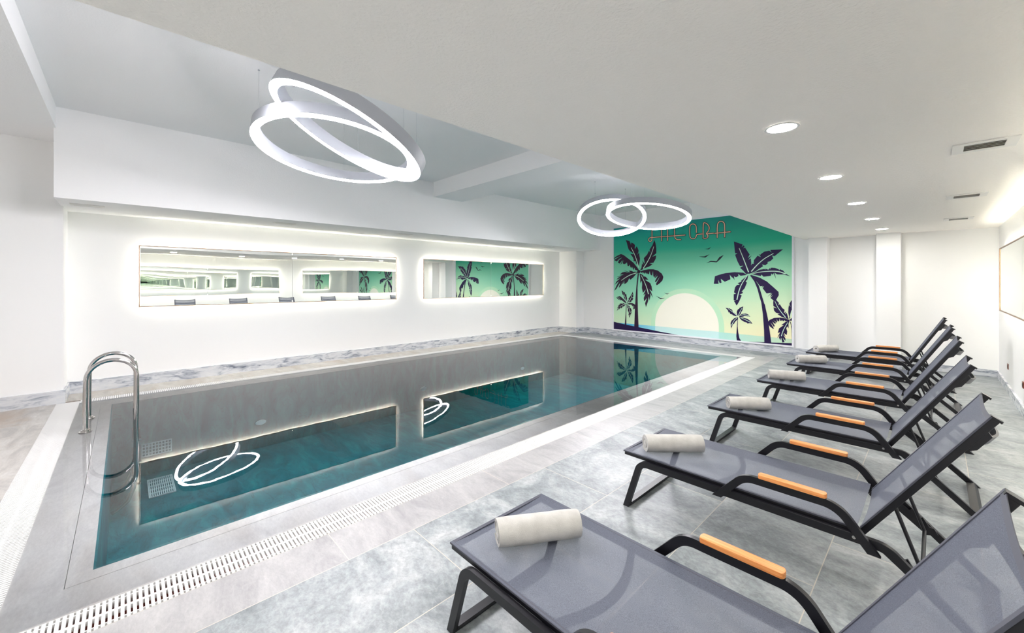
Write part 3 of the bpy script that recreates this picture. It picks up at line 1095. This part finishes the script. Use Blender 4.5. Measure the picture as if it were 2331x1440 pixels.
# outlines on the mural sheet, metres in its plane (x, z)
DM = dict()
DM['fronds_left'] = [[[-6.376, 2.883], [-6.25, 2.842], [-6.22, 2.781], [-6.205, 2.726], [-6.188, 2.797], [-6.101, 2.746], [-6.072, 2.704], [-6.082,
2.624], [-6.072, 2.592], [-6.023, 2.674], [-5.984, 2.618], [-5.957, 2.545], [-5.963, 2.493], [-6.003, 2.419], [-5.941, 2.487], [-5.931, 2.394],
[-5.912, 2.304], [-5.926, 2.217], [-5.95, 2.076], [-5.974, 2.094], [-6.003, 2.148], [-6.06, 2.193], [-6.035, 2.203], [-6.04, 2.225], [-6.15, 2.256],
[-6.106, 2.268], [-6.136, 2.35], [-6.225, 2.462], [-6.17, 2.45], [-6.116, 2.447], [-6.131, 2.475], [-6.23, 2.543], [-6.28, 2.6], [-6.31, 2.693],
[-6.341, 2.803]], [[-5.473, 2.814], [-5.436, 2.712], [-5.414, 2.582], [-5.414, 2.437], [-5.536, 2.348], [-5.418, 2.377], [-5.432, 2.283], [-5.5,
2.175], [-5.624, 2.162], [-5.523, 2.132], [-5.643, 2.063], [-5.774, 2.027], [-5.831, 1.993], [-5.917, 1.96], [-5.869, 2.038], [-5.85, 2.17], [-5.812,
2.124], [-5.84, 2.257], [-5.774, 2.158], [-5.764, 2.167], [-5.793, 2.317], [-5.689, 2.417], [-5.633, 2.527], [-5.596, 2.455], [-5.619, 2.552],
[-5.532, 2.667]], [[-6.814, 2.353], [-6.681, 2.421], [-6.535, 2.474], [-6.442, 2.437], [-6.27, 2.311], [-6.121, 2.197], [-6.003, 2.06], [-5.941,
1.965], [-5.994, 1.966], [-6.072, 1.99], [-6.086, 2.053], [-6.111, 1.987], [-6.126, 1.992], [-6.146, 2.077], [-6.16, 2.028], [-6.205, 2.083], [-6.215,
2.048], [-6.245, 2.148], [-6.27, 2.103], [-6.31, 2.105], [-6.335, 2.214], [-6.366, 2.183], [-6.432, 2.163], [-6.478, 2.192], [-6.453, 2.291], [-6.514,
2.184], [-6.556, 2.144], [-6.483, 2.297], [-6.577, 2.186], [-6.639, 2.216], [-6.608, 2.289], [-6.494, 2.366], [-6.587, 2.334], [-6.681, 2.255],
[-6.771, 2.304], [-6.545, 2.419], [-6.777, 2.337]], [[-6.003, 1.919], [-6.101, 1.939], [-6.082, 1.912], [-6.18, 1.959], [-6.28, 1.97], [-6.215, 1.91],
[-6.442, 1.987], [-6.27, 1.902], [-6.401, 1.936], [-6.494, 1.92], [-6.577, 1.857], [-6.442, 1.858], [-6.535, 1.829], [-6.702, 1.78], [-6.53, 1.803],
[-6.629, 1.766], [-6.692, 1.701], [-6.566, 1.744], [-6.681, 1.655], [-6.75, 1.544], [-6.603, 1.659], [-6.681, 1.535], [-6.766, 1.367], [-6.692,
1.424], [-6.603, 1.558], [-6.561, 1.6], [-6.613, 1.452], [-6.535, 1.517], [-6.473, 1.636], [-6.494, 1.572], [-6.453, 1.591], [-6.43, 1.682], [-6.417,
1.563], [-6.32, 1.627], [-6.258, 1.739], [-6.22, 1.699], [-6.131, 1.761], [-6.042, 1.858], [-5.984, 1.888]], [[-5.926, 1.874], [-5.878, 1.864],
[-5.802, 1.819], [-5.821, 1.8], [-5.736, 1.783], [-5.652, 1.695], [-5.76, 1.698], [-5.689, 1.656], [-5.596, 1.6], [-5.555, 1.505], [-5.532, 1.358],
[-5.624, 1.431], [-5.569, 1.34], [-5.514, 1.186], [-5.61, 1.322], [-5.587, 1.245], [-5.619, 1.105], [-5.641, 1.226], [-5.661, 1.087], [-5.727, 0.91],
[-5.755, 1.022], [-5.698, 1.173], [-5.783, 1.074], [-5.797, 1.17], [-5.745, 1.294], [-5.812, 1.249], [-5.734, 1.416], [-5.821, 1.319], [-5.854,
1.459], [-5.845, 1.573], [-5.859, 1.674], [-5.907, 1.591], [-5.902, 1.723], [-5.921, 1.838]], [[-5.907, 1.94], [-5.783, 1.976], [-5.643, 1.995],
[-5.504, 1.991], [-5.369, 1.95], [-5.253, 1.862], [-5.209, 1.769], [-5.235, 1.676], [-5.306, 1.6], [-5.405, 1.536], [-5.423, 1.583], [-5.306, 1.782],
[-5.432, 1.617], [-5.454, 1.651], [-5.369, 1.809], [-5.459, 1.737], [-5.468, 1.754], [-5.396, 1.856], [-5.477, 1.763], [-5.504, 1.798], [-5.515,
1.94], [-5.541, 1.811], [-5.592, 1.842], [-5.61, 1.946], [-5.638, 1.851], [-5.675, 1.856], [-5.698, 1.896], [-5.717, 1.853], [-5.745, 1.906], [-5.769,
1.858], [-5.797, 1.907], [-5.821, 1.863], [-5.831, 1.916], [-5.869, 1.89]]]
DM['ribs_left'] = [[[-6.2, 2.649], [-6.082, 2.437], [-6.003, 2.22], [-5.955, 2.049]], [[-5.491, 2.63], [-5.559, 2.427], [-5.661, 2.233], [-5.812,
2.019]], [[-6.525, 1.678], [-6.371, 1.772], [-6.22, 1.847], [-6.023, 1.897]], [[-5.878, 1.829], [-5.783, 1.661], [-5.698, 1.46], [-5.652, 1.287]]]
DM['hub_left'] = [-5.95, 1.932]
DM['small_hub'] = [-6.346, 0.988]
DM['trunk_left'] = [[-5.984, 1.881], [-5.945, 1.88], [-5.974, 1.651], [-5.991, 1.459], [-5.988, 1.204], [-5.979, 0.821], [-5.954, 0.249], [-6.101,
0.236], [-6.073, 0.881], [-6.044, 1.331], [-6.012, 1.651]]
DM['trunk_small'] = [[-6.361, 0.986], [-6.344, 0.986], [-6.358, 0.672], [-6.352, 0.32], [-6.411, 0.315], [-6.382, 0.671]]
DM['fronds_right'] = [[[-3.412, 2.618], [-3.219, 2.532], [-3.239, 2.467], [-3.204, 2.508], [-3.174, 2.49], [-3.204, 2.437], [-3.164, 2.451], [-3.115,
2.365], [-3.066, 2.281], [-3.105, 2.201], [-3.022, 2.257], [-3.095, 2.156], [-3.041, 2.187], [-3.031, 2.077], [-3.041, 1.98], [-3.061, 1.827],
[-3.144, 1.818], [-3.204, 1.896], [-3.274, 1.97], [-3.204, 2.017], [-3.279, 2.014], [-3.335, 2.133], [-3.386, 2.291], [-3.335, 2.322], [-3.386,
2.331]], [[-2.387, 2.365], [-2.553, 2.218], [-2.603, 2.231], [-2.58, 2.167], [-2.639, 2.106], [-2.702, 2.087], [-2.681, 2.065], [-2.741, 2.014],
[-2.811, 2.037], [-2.783, 1.994], [-2.873, 1.932], [-2.94, 1.88], [-3.017, 1.843], [-3.071, 1.822], [-3.051, 1.991], [-3.017, 2.061], [-2.973, 2.059],
[-3.007, 2.098], [-2.978, 2.081], [-2.978, 2.141], [-2.901, 2.245], [-2.83, 2.21], [-2.877, 2.287], [-2.835, 2.258], [-2.839, 2.275], [-2.76, 2.334],
[-2.658, 2.35], [-2.612, 2.305], [-2.641, 2.365]], [[-2.248, 1.752], [-2.378, 1.795], [-2.503, 1.797], [-2.555, 1.84], [-2.525, 1.693], [-2.575,
1.83], [-2.589, 1.788], [-2.616, 1.82], [-2.63, 1.767], [-2.778, 1.748], [-2.816, 1.797], [-2.835, 1.765], [-2.949, 1.793], [-3.036, 1.816], [-2.949,
1.863], [-2.854, 1.915], [-2.755, 1.929], [-2.741, 1.902], [-2.739, 1.934], [-2.676, 1.911], [-2.639, 1.963], [-2.647, 1.916], [-2.621, 1.957],
[-2.548, 1.95], [-2.467, 1.911], [-2.465, 1.885], [-2.449, 1.916], [-2.387, 1.883], [-2.343, 1.815]], [[-3.125, 1.801], [-3.204, 1.852], [-3.397,
1.867], [-3.605, 1.848], [-3.766, 1.805], [-3.854, 1.772], [-3.881, 1.581], [-3.766, 1.581], [-3.777, 1.684], [-3.739, 1.598], [-3.696, 1.61],
[-3.714, 1.707], [-3.621, 1.632], [-3.49, 1.694], [-3.508, 1.807], [-3.459, 1.744], [-3.428, 1.722], [-3.397, 1.671], [-3.412, 1.766], [-3.366,
1.743], [-3.31, 1.771], [-3.315, 1.821], [-3.264, 1.776], [-3.164, 1.791]], [[-3.095, 1.795], [-3.115, 1.686], [-3.154, 1.642], [-3.125, 1.609],
[-3.174, 1.477], [-3.244, 1.388], [-3.209, 1.389], [-3.224, 1.35], [-3.285, 1.326], [-3.239, 1.3], [-3.295, 1.154], [-3.351, 1.051], [-3.412, 1.167],
[-3.368, 1.168], [-3.417, 1.184], [-3.417, 1.329], [-3.364, 1.341], [-3.41, 1.374], [-3.386, 1.498], [-3.345, 1.554], [-3.285, 1.565], [-3.33, 1.598],
[-3.244, 1.631], [-3.254, 1.654], [-3.174, 1.73]], [[-3.046, 1.8], [-2.854, 1.727], [-2.713, 1.641], [-2.575, 1.504], [-2.476, 1.4], [-2.47, 1.327],
[-2.521, 1.221], [-2.485, 1.139], [-2.548, 1.178], [-2.635, 1.255], [-2.589, 1.325], [-2.648, 1.27], [-2.601, 1.366], [-2.699, 1.28], [-2.616, 1.377],
[-2.713, 1.359], [-2.792, 1.475], [-2.769, 1.529], [-2.816, 1.491], [-2.792, 1.532], [-2.844, 1.523], [-2.92, 1.631], [-2.997, 1.718]]]
DM['ribs_right'] = [[[-3.295, 2.448], [-3.194, 2.172], [-3.09, 1.861]], [[-2.575, 2.282], [-2.76, 2.174], [-2.911, 2.03], [-3.031, 1.876]], [[-3.007,
1.821], [-2.854, 1.862], [-2.621, 1.878], [-2.458, 1.864], [-2.339, 1.805]], [[-3.115, 1.785], [-3.244, 1.576], [-3.305, 1.398], [-3.345, 1.197]]]
DM['hub_right'] = [-3.075, 1.828]
DM['trunk_right'] = [[-3.066, 1.795], [-3.007, 1.772], [-2.873, 1.544], [-2.816, 1.33], [-2.764, 1.129], [-2.75, 1.103], [-2.685, 0.765], [-2.653,
0.51], [-2.617, 0.202], [-2.759, 0.187], [-2.766, 0.501], [-2.79, 0.87], [-2.823, 1.147], [-2.863, 1.297], [-2.901, 1.458], [-2.968, 1.642]]
DM['fronds_small'] = [[[-3.607, 0.991], [-3.511, 0.976], [-3.457, 0.949], [-3.43, 0.892], [-3.386, 0.865], [-3.319, 0.797], [-3.377, 0.793], [-3.439,
0.814], [-3.448, 0.828], [-3.493, 0.84], [-3.516, 0.883], [-3.534, 0.872], [-3.548, 0.925]], [[-3.206, 1.038], [-3.223, 0.941], [-3.249, 0.902],
[-3.262, 0.853], [-3.306, 0.802], [-3.337, 0.82], [-3.35, 0.896], [-3.328, 0.955], [-3.289, 0.986], [-3.293, 1.0]], [[-3.302, 0.793], [-3.236, 0.854],
[-3.15, 0.869], [-3.098, 0.852], [-3.052, 0.798], [-3.098, 0.805], [-3.184, 0.809], [-3.201, 0.794], [-3.271, 0.776]], [[-3.297, 0.779], [-3.219,
0.769], [-3.115, 0.747], [-3.047, 0.695], [-3.005, 0.632], [-3.064, 0.646], [-3.115, 0.633], [-3.133, 0.656], [-3.184, 0.666], [-3.219, 0.693],
[-3.236, 0.696], [-3.28, 0.746]], [[-3.319, 0.777], [-3.412, 0.738], [-3.43, 0.712], [-3.466, 0.676], [-3.489, 0.616], [-3.475, 0.48], [-3.439, 0.58],
[-3.395, 0.623], [-3.395, 0.642], [-3.333, 0.714], [-3.319, 0.744]]]
DM['ribs_small'] = [[[-3.548, 0.97], [-3.448, 0.901], [-3.333, 0.801]], [[-3.232, 0.998], [-3.28, 0.9], [-3.311, 0.812]], [[-3.271, 0.809], [-3.201,
0.842], [-3.115, 0.832], [-3.073, 0.811]], [[-3.271, 0.766], [-3.167, 0.725], [-3.047, 0.666]], [[-3.333, 0.762], [-3.412, 0.689], [-3.466, 0.559]]]
DM['trunk_small_right'] = [[-3.331, 0.743], [-3.321, 0.744], [-3.328, 0.55], [-3.315, 0.406], [-3.289, 0.264], [-3.245, 0.134], [-3.346, 0.124],
[-3.359, 0.306], [-3.348, 0.5]]
DM['fronds_edge'] = [[[-2.574, 1.21], [-2.527, 1.22], [-2.469, 1.15], [-2.476, 1.095], [-2.453, 1.123], [-2.403, 1.035], [-2.357, 0.997], [-2.373,
0.92], [-2.327, 0.963], [-2.35, 0.894], [-2.319, 0.932], [-2.282, 0.791], [-2.335, 0.806], [-2.418, 0.836], [-2.504, 0.895], [-2.449, 0.907], [-2.527,
0.921], [-2.566, 0.973], [-2.574, 1.046], [-2.504, 1.022], [-2.578, 1.073], [-2.582, 1.155]], [[-2.229, 1.216], [-2.218, 1.203], [-2.218, 1.008],
[-2.263, 0.783], [-2.289, 0.942], [-2.285, 1.049], [-2.274, 1.112], [-2.244, 1.069], [-2.27, 1.134]], [[-2.267, 0.774], [-2.342, 0.805], [-2.449,
0.816], [-2.566, 0.8], [-2.653, 0.749], [-2.693, 0.691], [-2.653, 0.602], [-2.578, 0.544], [-2.57, 0.563], [-2.637, 0.695], [-2.566, 0.595], [-2.55,
0.619], [-2.598, 0.716], [-2.543, 0.665], [-2.527, 0.694], [-2.574, 0.745], [-2.507, 0.695], [-2.511, 0.785], [-2.492, 0.723], [-2.461, 0.743],
[-2.457, 0.798], [-2.442, 0.74], [-2.403, 0.756], [-2.373, 0.736], [-2.365, 0.763], [-2.335, 0.738], [-2.267, 0.752]], [[-2.267, 0.756], [-2.342,
0.725], [-2.426, 0.642], [-2.373, 0.651], [-2.465, 0.571], [-2.492, 0.461], [-2.445, 0.483], [-2.504, 0.342], [-2.449, 0.419], [-2.469, 0.363],
[-2.442, 0.294], [-2.426, 0.367], [-2.403, 0.253], [-2.357, 0.266], [-2.395, 0.361], [-2.342, 0.295], [-2.342, 0.349], [-2.388, 0.443], [-2.335,
0.376], [-2.373, 0.471], [-2.319, 0.431], [-2.308, 0.513], [-2.327, 0.583], [-2.304, 0.629], [-2.282, 0.577], [-2.285, 0.684]], [[-2.267, 0.774],
[-2.218, 0.831], [-2.218, 0.76], [-2.259, 0.757]]]
DM['ribs_edge'] = [[[-2.547, 1.183], [-2.488, 1.04], [-2.403, 0.909], [-2.335, 0.823]], [[-2.297, 0.719], [-2.38, 0.551], [-2.422, 0.395]], [[-2.226,
0.99], [-2.255, 0.846]]]
DM['trunk_edge'] = [[-2.261, 0.748], [-2.243, 0.731], [-2.222, 0.635], [-2.219, 0.547], [-2.219, 0.254], [-2.222, 0.254], [-2.228, 0.546], [-2.237,
0.652]]
DM['ground_left'] = [[-6.833, 0.424], [-6.386, 0.366], [-5.969, 0.323], [-5.274, 0.244], [-4.697, 0.188], [-4.26, 0.133], [-6.833, 0.149]]
DM['ground_right'] = [[-3.224, 0.168], [-2.618, 0.23], [-2.214, 0.26], [-2.214, 0.138], [-3.224, 0.163]]
DM['sea_top'] = [[-6.817, 0.405], [-4.149, 0.376], [-2.769, 0.355], [-2.218, 0.348]]
DM['sun'] = [[-4.591, 1.326], [-5.443, 0.489], [-3.769, 0.397], [-3.769, 0.596]]
DM['halo'] = [[-4.591, 1.46]]
DM['birds'] = [[[-4.074, 2.11], [-3.951, 2.167], [-3.817, 2.149], [-3.746, 2.255], [-3.644, 2.3], [-3.722, 2.203], [-3.813, 2.121], [-3.951, 2.139]],
[[-4.251, 2.291], [-4.112, 2.287], [-3.98, 2.335], [-4.087, 2.255], [-4.2, 2.276]], [[-4.107, 2.479], [-4.012, 2.483], [-3.939, 2.527], [-4.0,
2.462]], [[-5.438, 1.25], [-5.29, 1.183], [-5.159, 1.187], [-5.29, 1.152]], [[-5.194, 1.333], [-5.102, 1.31], [-5.031, 1.328], [-5.102, 1.291]]]
DM['strokes'] = [[[-5.729, 3.218], [-5.542, 3.221], [-5.36, 3.227]], [[-5.542, 3.221], [-5.542, 2.832], [-5.554, 2.794], [-5.596, 2.778], [-5.638,
2.8], [-5.65, 2.84], [-5.632, 2.873], [-5.59, 2.892], [-5.542, 2.888], [-5.337, 2.888]], [[-5.325, 2.887], [-5.259, 2.887], [-5.086, 2.883], [-4.958,
2.883]], [[-5.259, 3.233], [-5.259, 2.771]], [[-5.088, 3.231], [-5.088, 2.769]], [[-4.941, 2.88], [-4.886, 2.88], [-4.607, 2.877]], [[-4.762, 3.234],
[-4.843, 3.227], [-4.886, 3.178], [-4.892, 3.125], [-4.892, 2.867], [-4.87, 2.806], [-4.821, 2.77], [-4.724, 2.766]], [[-4.313, 2.917], [-4.313,
3.067], [-4.338, 3.126], [-4.4, 3.156], [-4.461, 3.139], [-4.487, 3.084], [-4.487, 2.854], [-4.461, 2.784], [-4.4, 2.759], [-4.343, 2.77], [-4.316,
2.819], [-4.308, 2.862], [-4.278, 2.869], [-4.168, 2.868]], [[-4.14, 2.753], [-4.14, 3.156], [-4.099, 3.152], [-4.04, 3.115], [-3.996, 3.05], [-3.989,
2.989], [-4.011, 2.925], [-4.074, 2.865], [-4.035, 2.841], [-4.019, 2.799], [-4.04, 2.756], [-4.089, 2.744], [-4.14, 2.753]], [[-4.059, 2.861],
[-3.886, 2.863]], [[-3.798, 2.746], [-3.798, 3.045], [-3.772, 3.127], [-3.707, 3.149], [-3.642, 3.113], [-3.622, 3.046], [-3.622, 2.746]], [[-3.857,
2.856], [-3.496, 2.863]]]

# ---------------------------------------------------------------- mural
def make_mural():
    YM = YF - 0.025
    x0, x1, z0, z1 = -6.82, -2.18, 0.165, 3.30
    root = thing('wall_mural', 'green sunset mural with dark palms and neon lettering on the far wall', 'mural', ((x0 + x1) / 2, YF, z0))
    ox, oz = root.location.x, root.location.z
    P = lambda p: (p[0] - ox, p[1] - oz)
    # sky
    m, nt, b = mat('mural_sky_print')
    g = nt.nodes.new('ShaderNodeNewGeometry')
    sp = nt.nodes.new('ShaderNodeSeparateXYZ')
    nt.links.new(g.outputs['Position'], sp.inputs[0])
    ns = nt.nodes.new('ShaderNodeTexNoise')
    mp = nt.nodes.new('ShaderNodeMapping')
    mp.inputs['Scale'].default_value = (0.35, 1, 2.2)
    nt.links.new(g.outputs['Position'], mp.inputs[0])
    nt.links.new(mp.outputs[0], ns.inputs[0])
    ns.inputs['Scale'].default_value = 1.0
    ns.inputs['Detail'].default_value = 2
    a = nt.nodes.new('ShaderNodeMath'); a.operation = 'MULTIPLY_ADD'; a.inputs[1].default_value = 0.30
    nt.links.new(ns.outputs['Fac'], a.inputs[0])
    nt.links.new(sp.outputs['Z'], a.inputs[2])
    mr = nt.nodes.new('ShaderNodeMapRange')
    mr.inputs[1].default_value = 0.15 + 0.15
    mr.inputs[2].default_value = 3.3 + 0.15
    nt.links.new(a.outputs[0], mr.inputs[0])
    rl = ramp(nt, [(0.0, srgb(226, 240, 205)), (0.18, srgb(200, 236, 198)), (0.36, srgb(160, 230, 194)), (0.52, srgb(132, 220, 188)), (0.64, srgb(124, 212, 176)), (0.76, srgb(52, 188, 156)), (0.88, srgb(20, 165, 146)), (1.0, srgb(18, 148, 148))])
    rr = ramp(nt, [(0.0, srgb(255, 244, 200)), (0.14, srgb(244, 244, 198)), (0.32, srgb(214, 240, 200)), (0.5, srgb(176, 230, 190)), (0.64, srgb(132, 214, 174)), (0.78, srgb(24, 174, 138)), (0.9, srgb(2, 148, 124)), (1.0, srgb(0, 122, 114))])
    nt.links.new(mr.outputs[0], rl.inputs[0])
    nt.links.new(mr.outputs[0], rr.inputs[0])
    mx_ = nt.nodes.new('ShaderNodeMapRange')
    mx_.inputs[1].default_value = -5.6
    mx_.inputs[2].default_value = -2.6
    nt.links.new(sp.outputs['X'], mx_.inputs[0])
    c = mixc(nt, rl.outputs[0], rr.outputs[0], mx_.outputs[0])
    nt.links.new(c, b.inputs['Base Color'])
    b.inputs['Roughness'].default_value = 0.45
    b.inputs['Specular IOR Level'].default_value = 0.3
    SKY = m
    # sea
    m, nt, b = mat('mural_sea_print')
    g = nt.nodes.new('ShaderNodeNewGeometry')
    sp = nt.nodes.new('ShaderNodeSeparateXYZ')
    nt.links.new(g.outputs['Position'], sp.inputs[0])
    mr = nt.nodes.new('ShaderNodeMapRange')
    mr.inputs[1].default_value = x0
    mr.inputs[2].default_value = x1
    nt.links.new(sp.outputs['X'], mr.inputs[0])
    r = ramp(nt, [(0.0, srgb(50, 160, 206)), (0.14, srgb(84, 186, 222)), (0.28, srgb(148, 222, 232)), (0.45, srgb(178, 232, 232)), (0.7, srgb(186, 234, 220)), (1.0, srgb(208, 234, 198))])
    nt.links.new(mr.outputs[0], r.inputs[0])
    nt.links.new(r.outputs[0], b.inputs['Base Color'])
    b.inputs['Roughness'].default_value = 0.45
    SEA = m
    HALO = simple('mural_sun_halo', srgb(196, 238, 200), 0.45, spec=0.3)
    SUN = simple('mural_sun', srgb(252, 250, 232), 0.45, spec=0.3)
    SUNSEA = simple('mural_sun_on_sea', srgb(206, 240, 236), 0.45, spec=0.3)
    PALM_L = simple('mural_plum_print', srgb(46, 20, 50), 0.45, spec=0.3)
    PALM_R = simple('mural_indigo_print', srgb(32, 12, 66), 0.45, spec=0.3)
    RIB = simple('mural_leaf_rib', srgb(208, 242, 218), 0.45, spec=0.3)
    DARK = simple('mural_letter_outline', srgb(22, 24, 40), 0.45, spec=0.3)
    NEON = simple('mural_letter_core', srgb(240, 190, 160), 0.45, spec=0.3)
    mats = [SKY, HALO, SUN, SEA, SUNSEA, PALM_L, PALM_R, RIB, DARK, NEON]
    bm = bmesh.new()
    def face(pts, mi, layer):
        y = (YM - layer * 0.0004) - YF
        q = []
        for p in pts:
            p = P((min(max(p[0], x0 + 0.03), x1 - 0.03), min(max(p[1], z0 + 0.03), z1 - 0.03)))
            if q and abs(q[-1][0] - p[0]) + abs(q[-1][1] - p[1]) < 1e-5:
                continue
            q.append(p)
        if abs(q[0][0] - q[-1][0]) + abs(q[0][1] - q[-1][1]) < 1e-5:
            q.pop()
        if len(q) < 3:
            return
        ar = sum(q[i][0] * q[(i + 1) % len(q)][1] - q[(i + 1) % len(q)][0] * q[i][1] for i in range(len(q)))
        if ar < 0:
            q = q[::-1]
        f = bm.faces.new([bm.verts.new((u, y, v)) for u, v in q])
        f.material_index = mi
        f.normal_update()
        bmesh.ops.triangulate(bm, faces=[f], ngon_method='EAR_CLIP')
    def line(pts, w0, w1, mi, layer, smooth=2, caps=True):
        pts = [Vector(p) for p in pts]
        for _ in range(smooth):
            o = [pts[0]]
            for a_, b_ in zip(pts[:-1], pts[1:]):
                o += [a_ * 0.75 + b_ * 0.25, a_ * 0.25 + b_ * 0.75]
            o.append(pts[-1])
            pts = o
        n = len(pts)
        L, R = [], []
        for i, p in enumerate(pts):
            t = (pts[min(i + 1, n - 1)] - pts[max(i - 1, 0)]).normalized()
            nr = Vector((-t.y, t.x)) * (w0 + (w1 - w0) * i / (n - 1)) / 2
            L.append(p + nr)
            R.append(p - nr)
        for i in range(n - 1):
            face([L[i], L[i + 1], R[i + 1], R[i]], mi, layer)
        if caps:
            for p, w in ((pts[0], w0), (pts[-1], w1)):
                face([(p.x + w / 2 * math.cos(k * PI / 5), p.y + w / 2 * math.sin(k * PI / 5)) for k in range(10)], mi, layer + 0.2)
    face([(x0, z0), (x1, z0), (x1, z1), (x0, z1)], 0, 0)
    sx, sz, sr = -4.605, 0.485, 0.845
    circ = lambda r_, zlo: [p for p in [(sx + r_ * math.cos(k * PI / 72), sz + r_ * math.sin(k * PI / 72)) for k in range(73)] if p[1] >= zlo]
    face([(sx + 0.97, 0.3)] + circ(0.97, 0.3) + [(sx - 0.97, 0.3)], 1, 1)
    face([(sx + sr, 0.3)] + circ(sr, 0.3) + [(sx - sr, 0.3)], 2, 2)
    st = DM['sea_top']
    face([(x0, z0), (x1, z0)] + [tuple(p) for p in reversed(st)], 3, 3)
    zt = 0.378
    face([(sx - sr, z0), (sx + sr, z0), (sx + sr, zt), (sx - sr, zt + 0.006)], 4, 4)
    face(DM['ground_left'], 6, 6)
    face(DM['ground_right'], 6, 6)
    def tree(fr, ribs, trunk, mi, layer, wr, tf=lambda p: p):
        for i, f in enumerate(fr):
            face([tf(p) for p in f], mi, layer + 0.1 * i)
        face([tuple(p) for p in trunk], mi, layer + 0.7)
        for rb in ribs:
            line([tf(p) for p in rb], wr * 0.5, wr, 7, layer + 1, smooth=2, caps=False)
    hl, hs = DM['hub_left'], DM['small_hub']
    tree(DM['fronds_left'], DM['ribs_left'], DM['trunk_left'], 5, 5, 0.026)
    face([(hl[0] + 0.05 * math.cos(k * PI / 8), hl[1] + 0.05 * math.sin(k * PI / 8)) for k in range(16)], 5, 5.3)
    tree(DM['fronds_left'], DM['ribs_left'], DM['trunk_small'], 5, 3.8, 0.014, lambda p: (hs[0] + (p[0] - hl[0]) * 0.41, hs[1] + (p[1] - hl[1]) * 0.41))
    tree(DM['fronds_right'], DM['ribs_right'], DM['trunk_right'], 6, 7, 0.024)
    tree(DM['fronds_small'], DM['ribs_small'], DM['trunk_small_right'], 6, 7, 0.014)
    tree(DM['fronds_edge'], DM['ribs_edge'], DM['trunk_edge'], 6, 8.2, 0.016)
    for b_ in DM['birds']:
        face(b_, 8, 7)
    for s in DM['strokes']:
        line(s, 0.046, 0.046, 8, 10)
    for s in DM['strokes']:
        line(s, 0.021, 0.021, 9, 12)
    bmesh.ops.recalc_face_normals(bm, faces=[])
    pr = obj('printed_sheet', bm, mats, root)
    pr.data.flip_normals() if pr.data.polygons[0].normal.y > 0 else None
    y = -0.027
    obj('backing_board', B((x0 + 0.02 - ox, x1 - 0.02 - ox, -0.024, -0.001, 0.02, z1 - z0 - 0.02)), MURAL_FRAME, root)
    bm = bmesh.new()
    f0 = 0.038
    for bx in ((x0, x1, z0, z0 + f0), (x0, x1, z1 - f0, z1), (x0, x0 + f0, z0 + f0, z1 - f0), (x1 - f0, x1, z0 + f0, z1 - f0)):
        box(bm, bx[0] - ox, bx[1] - ox, -0.045, -0.0005, bx[2] - oz, bx[3] - oz)
    obj('frame', bm, MURAL_FRAME, root)
make_mural()
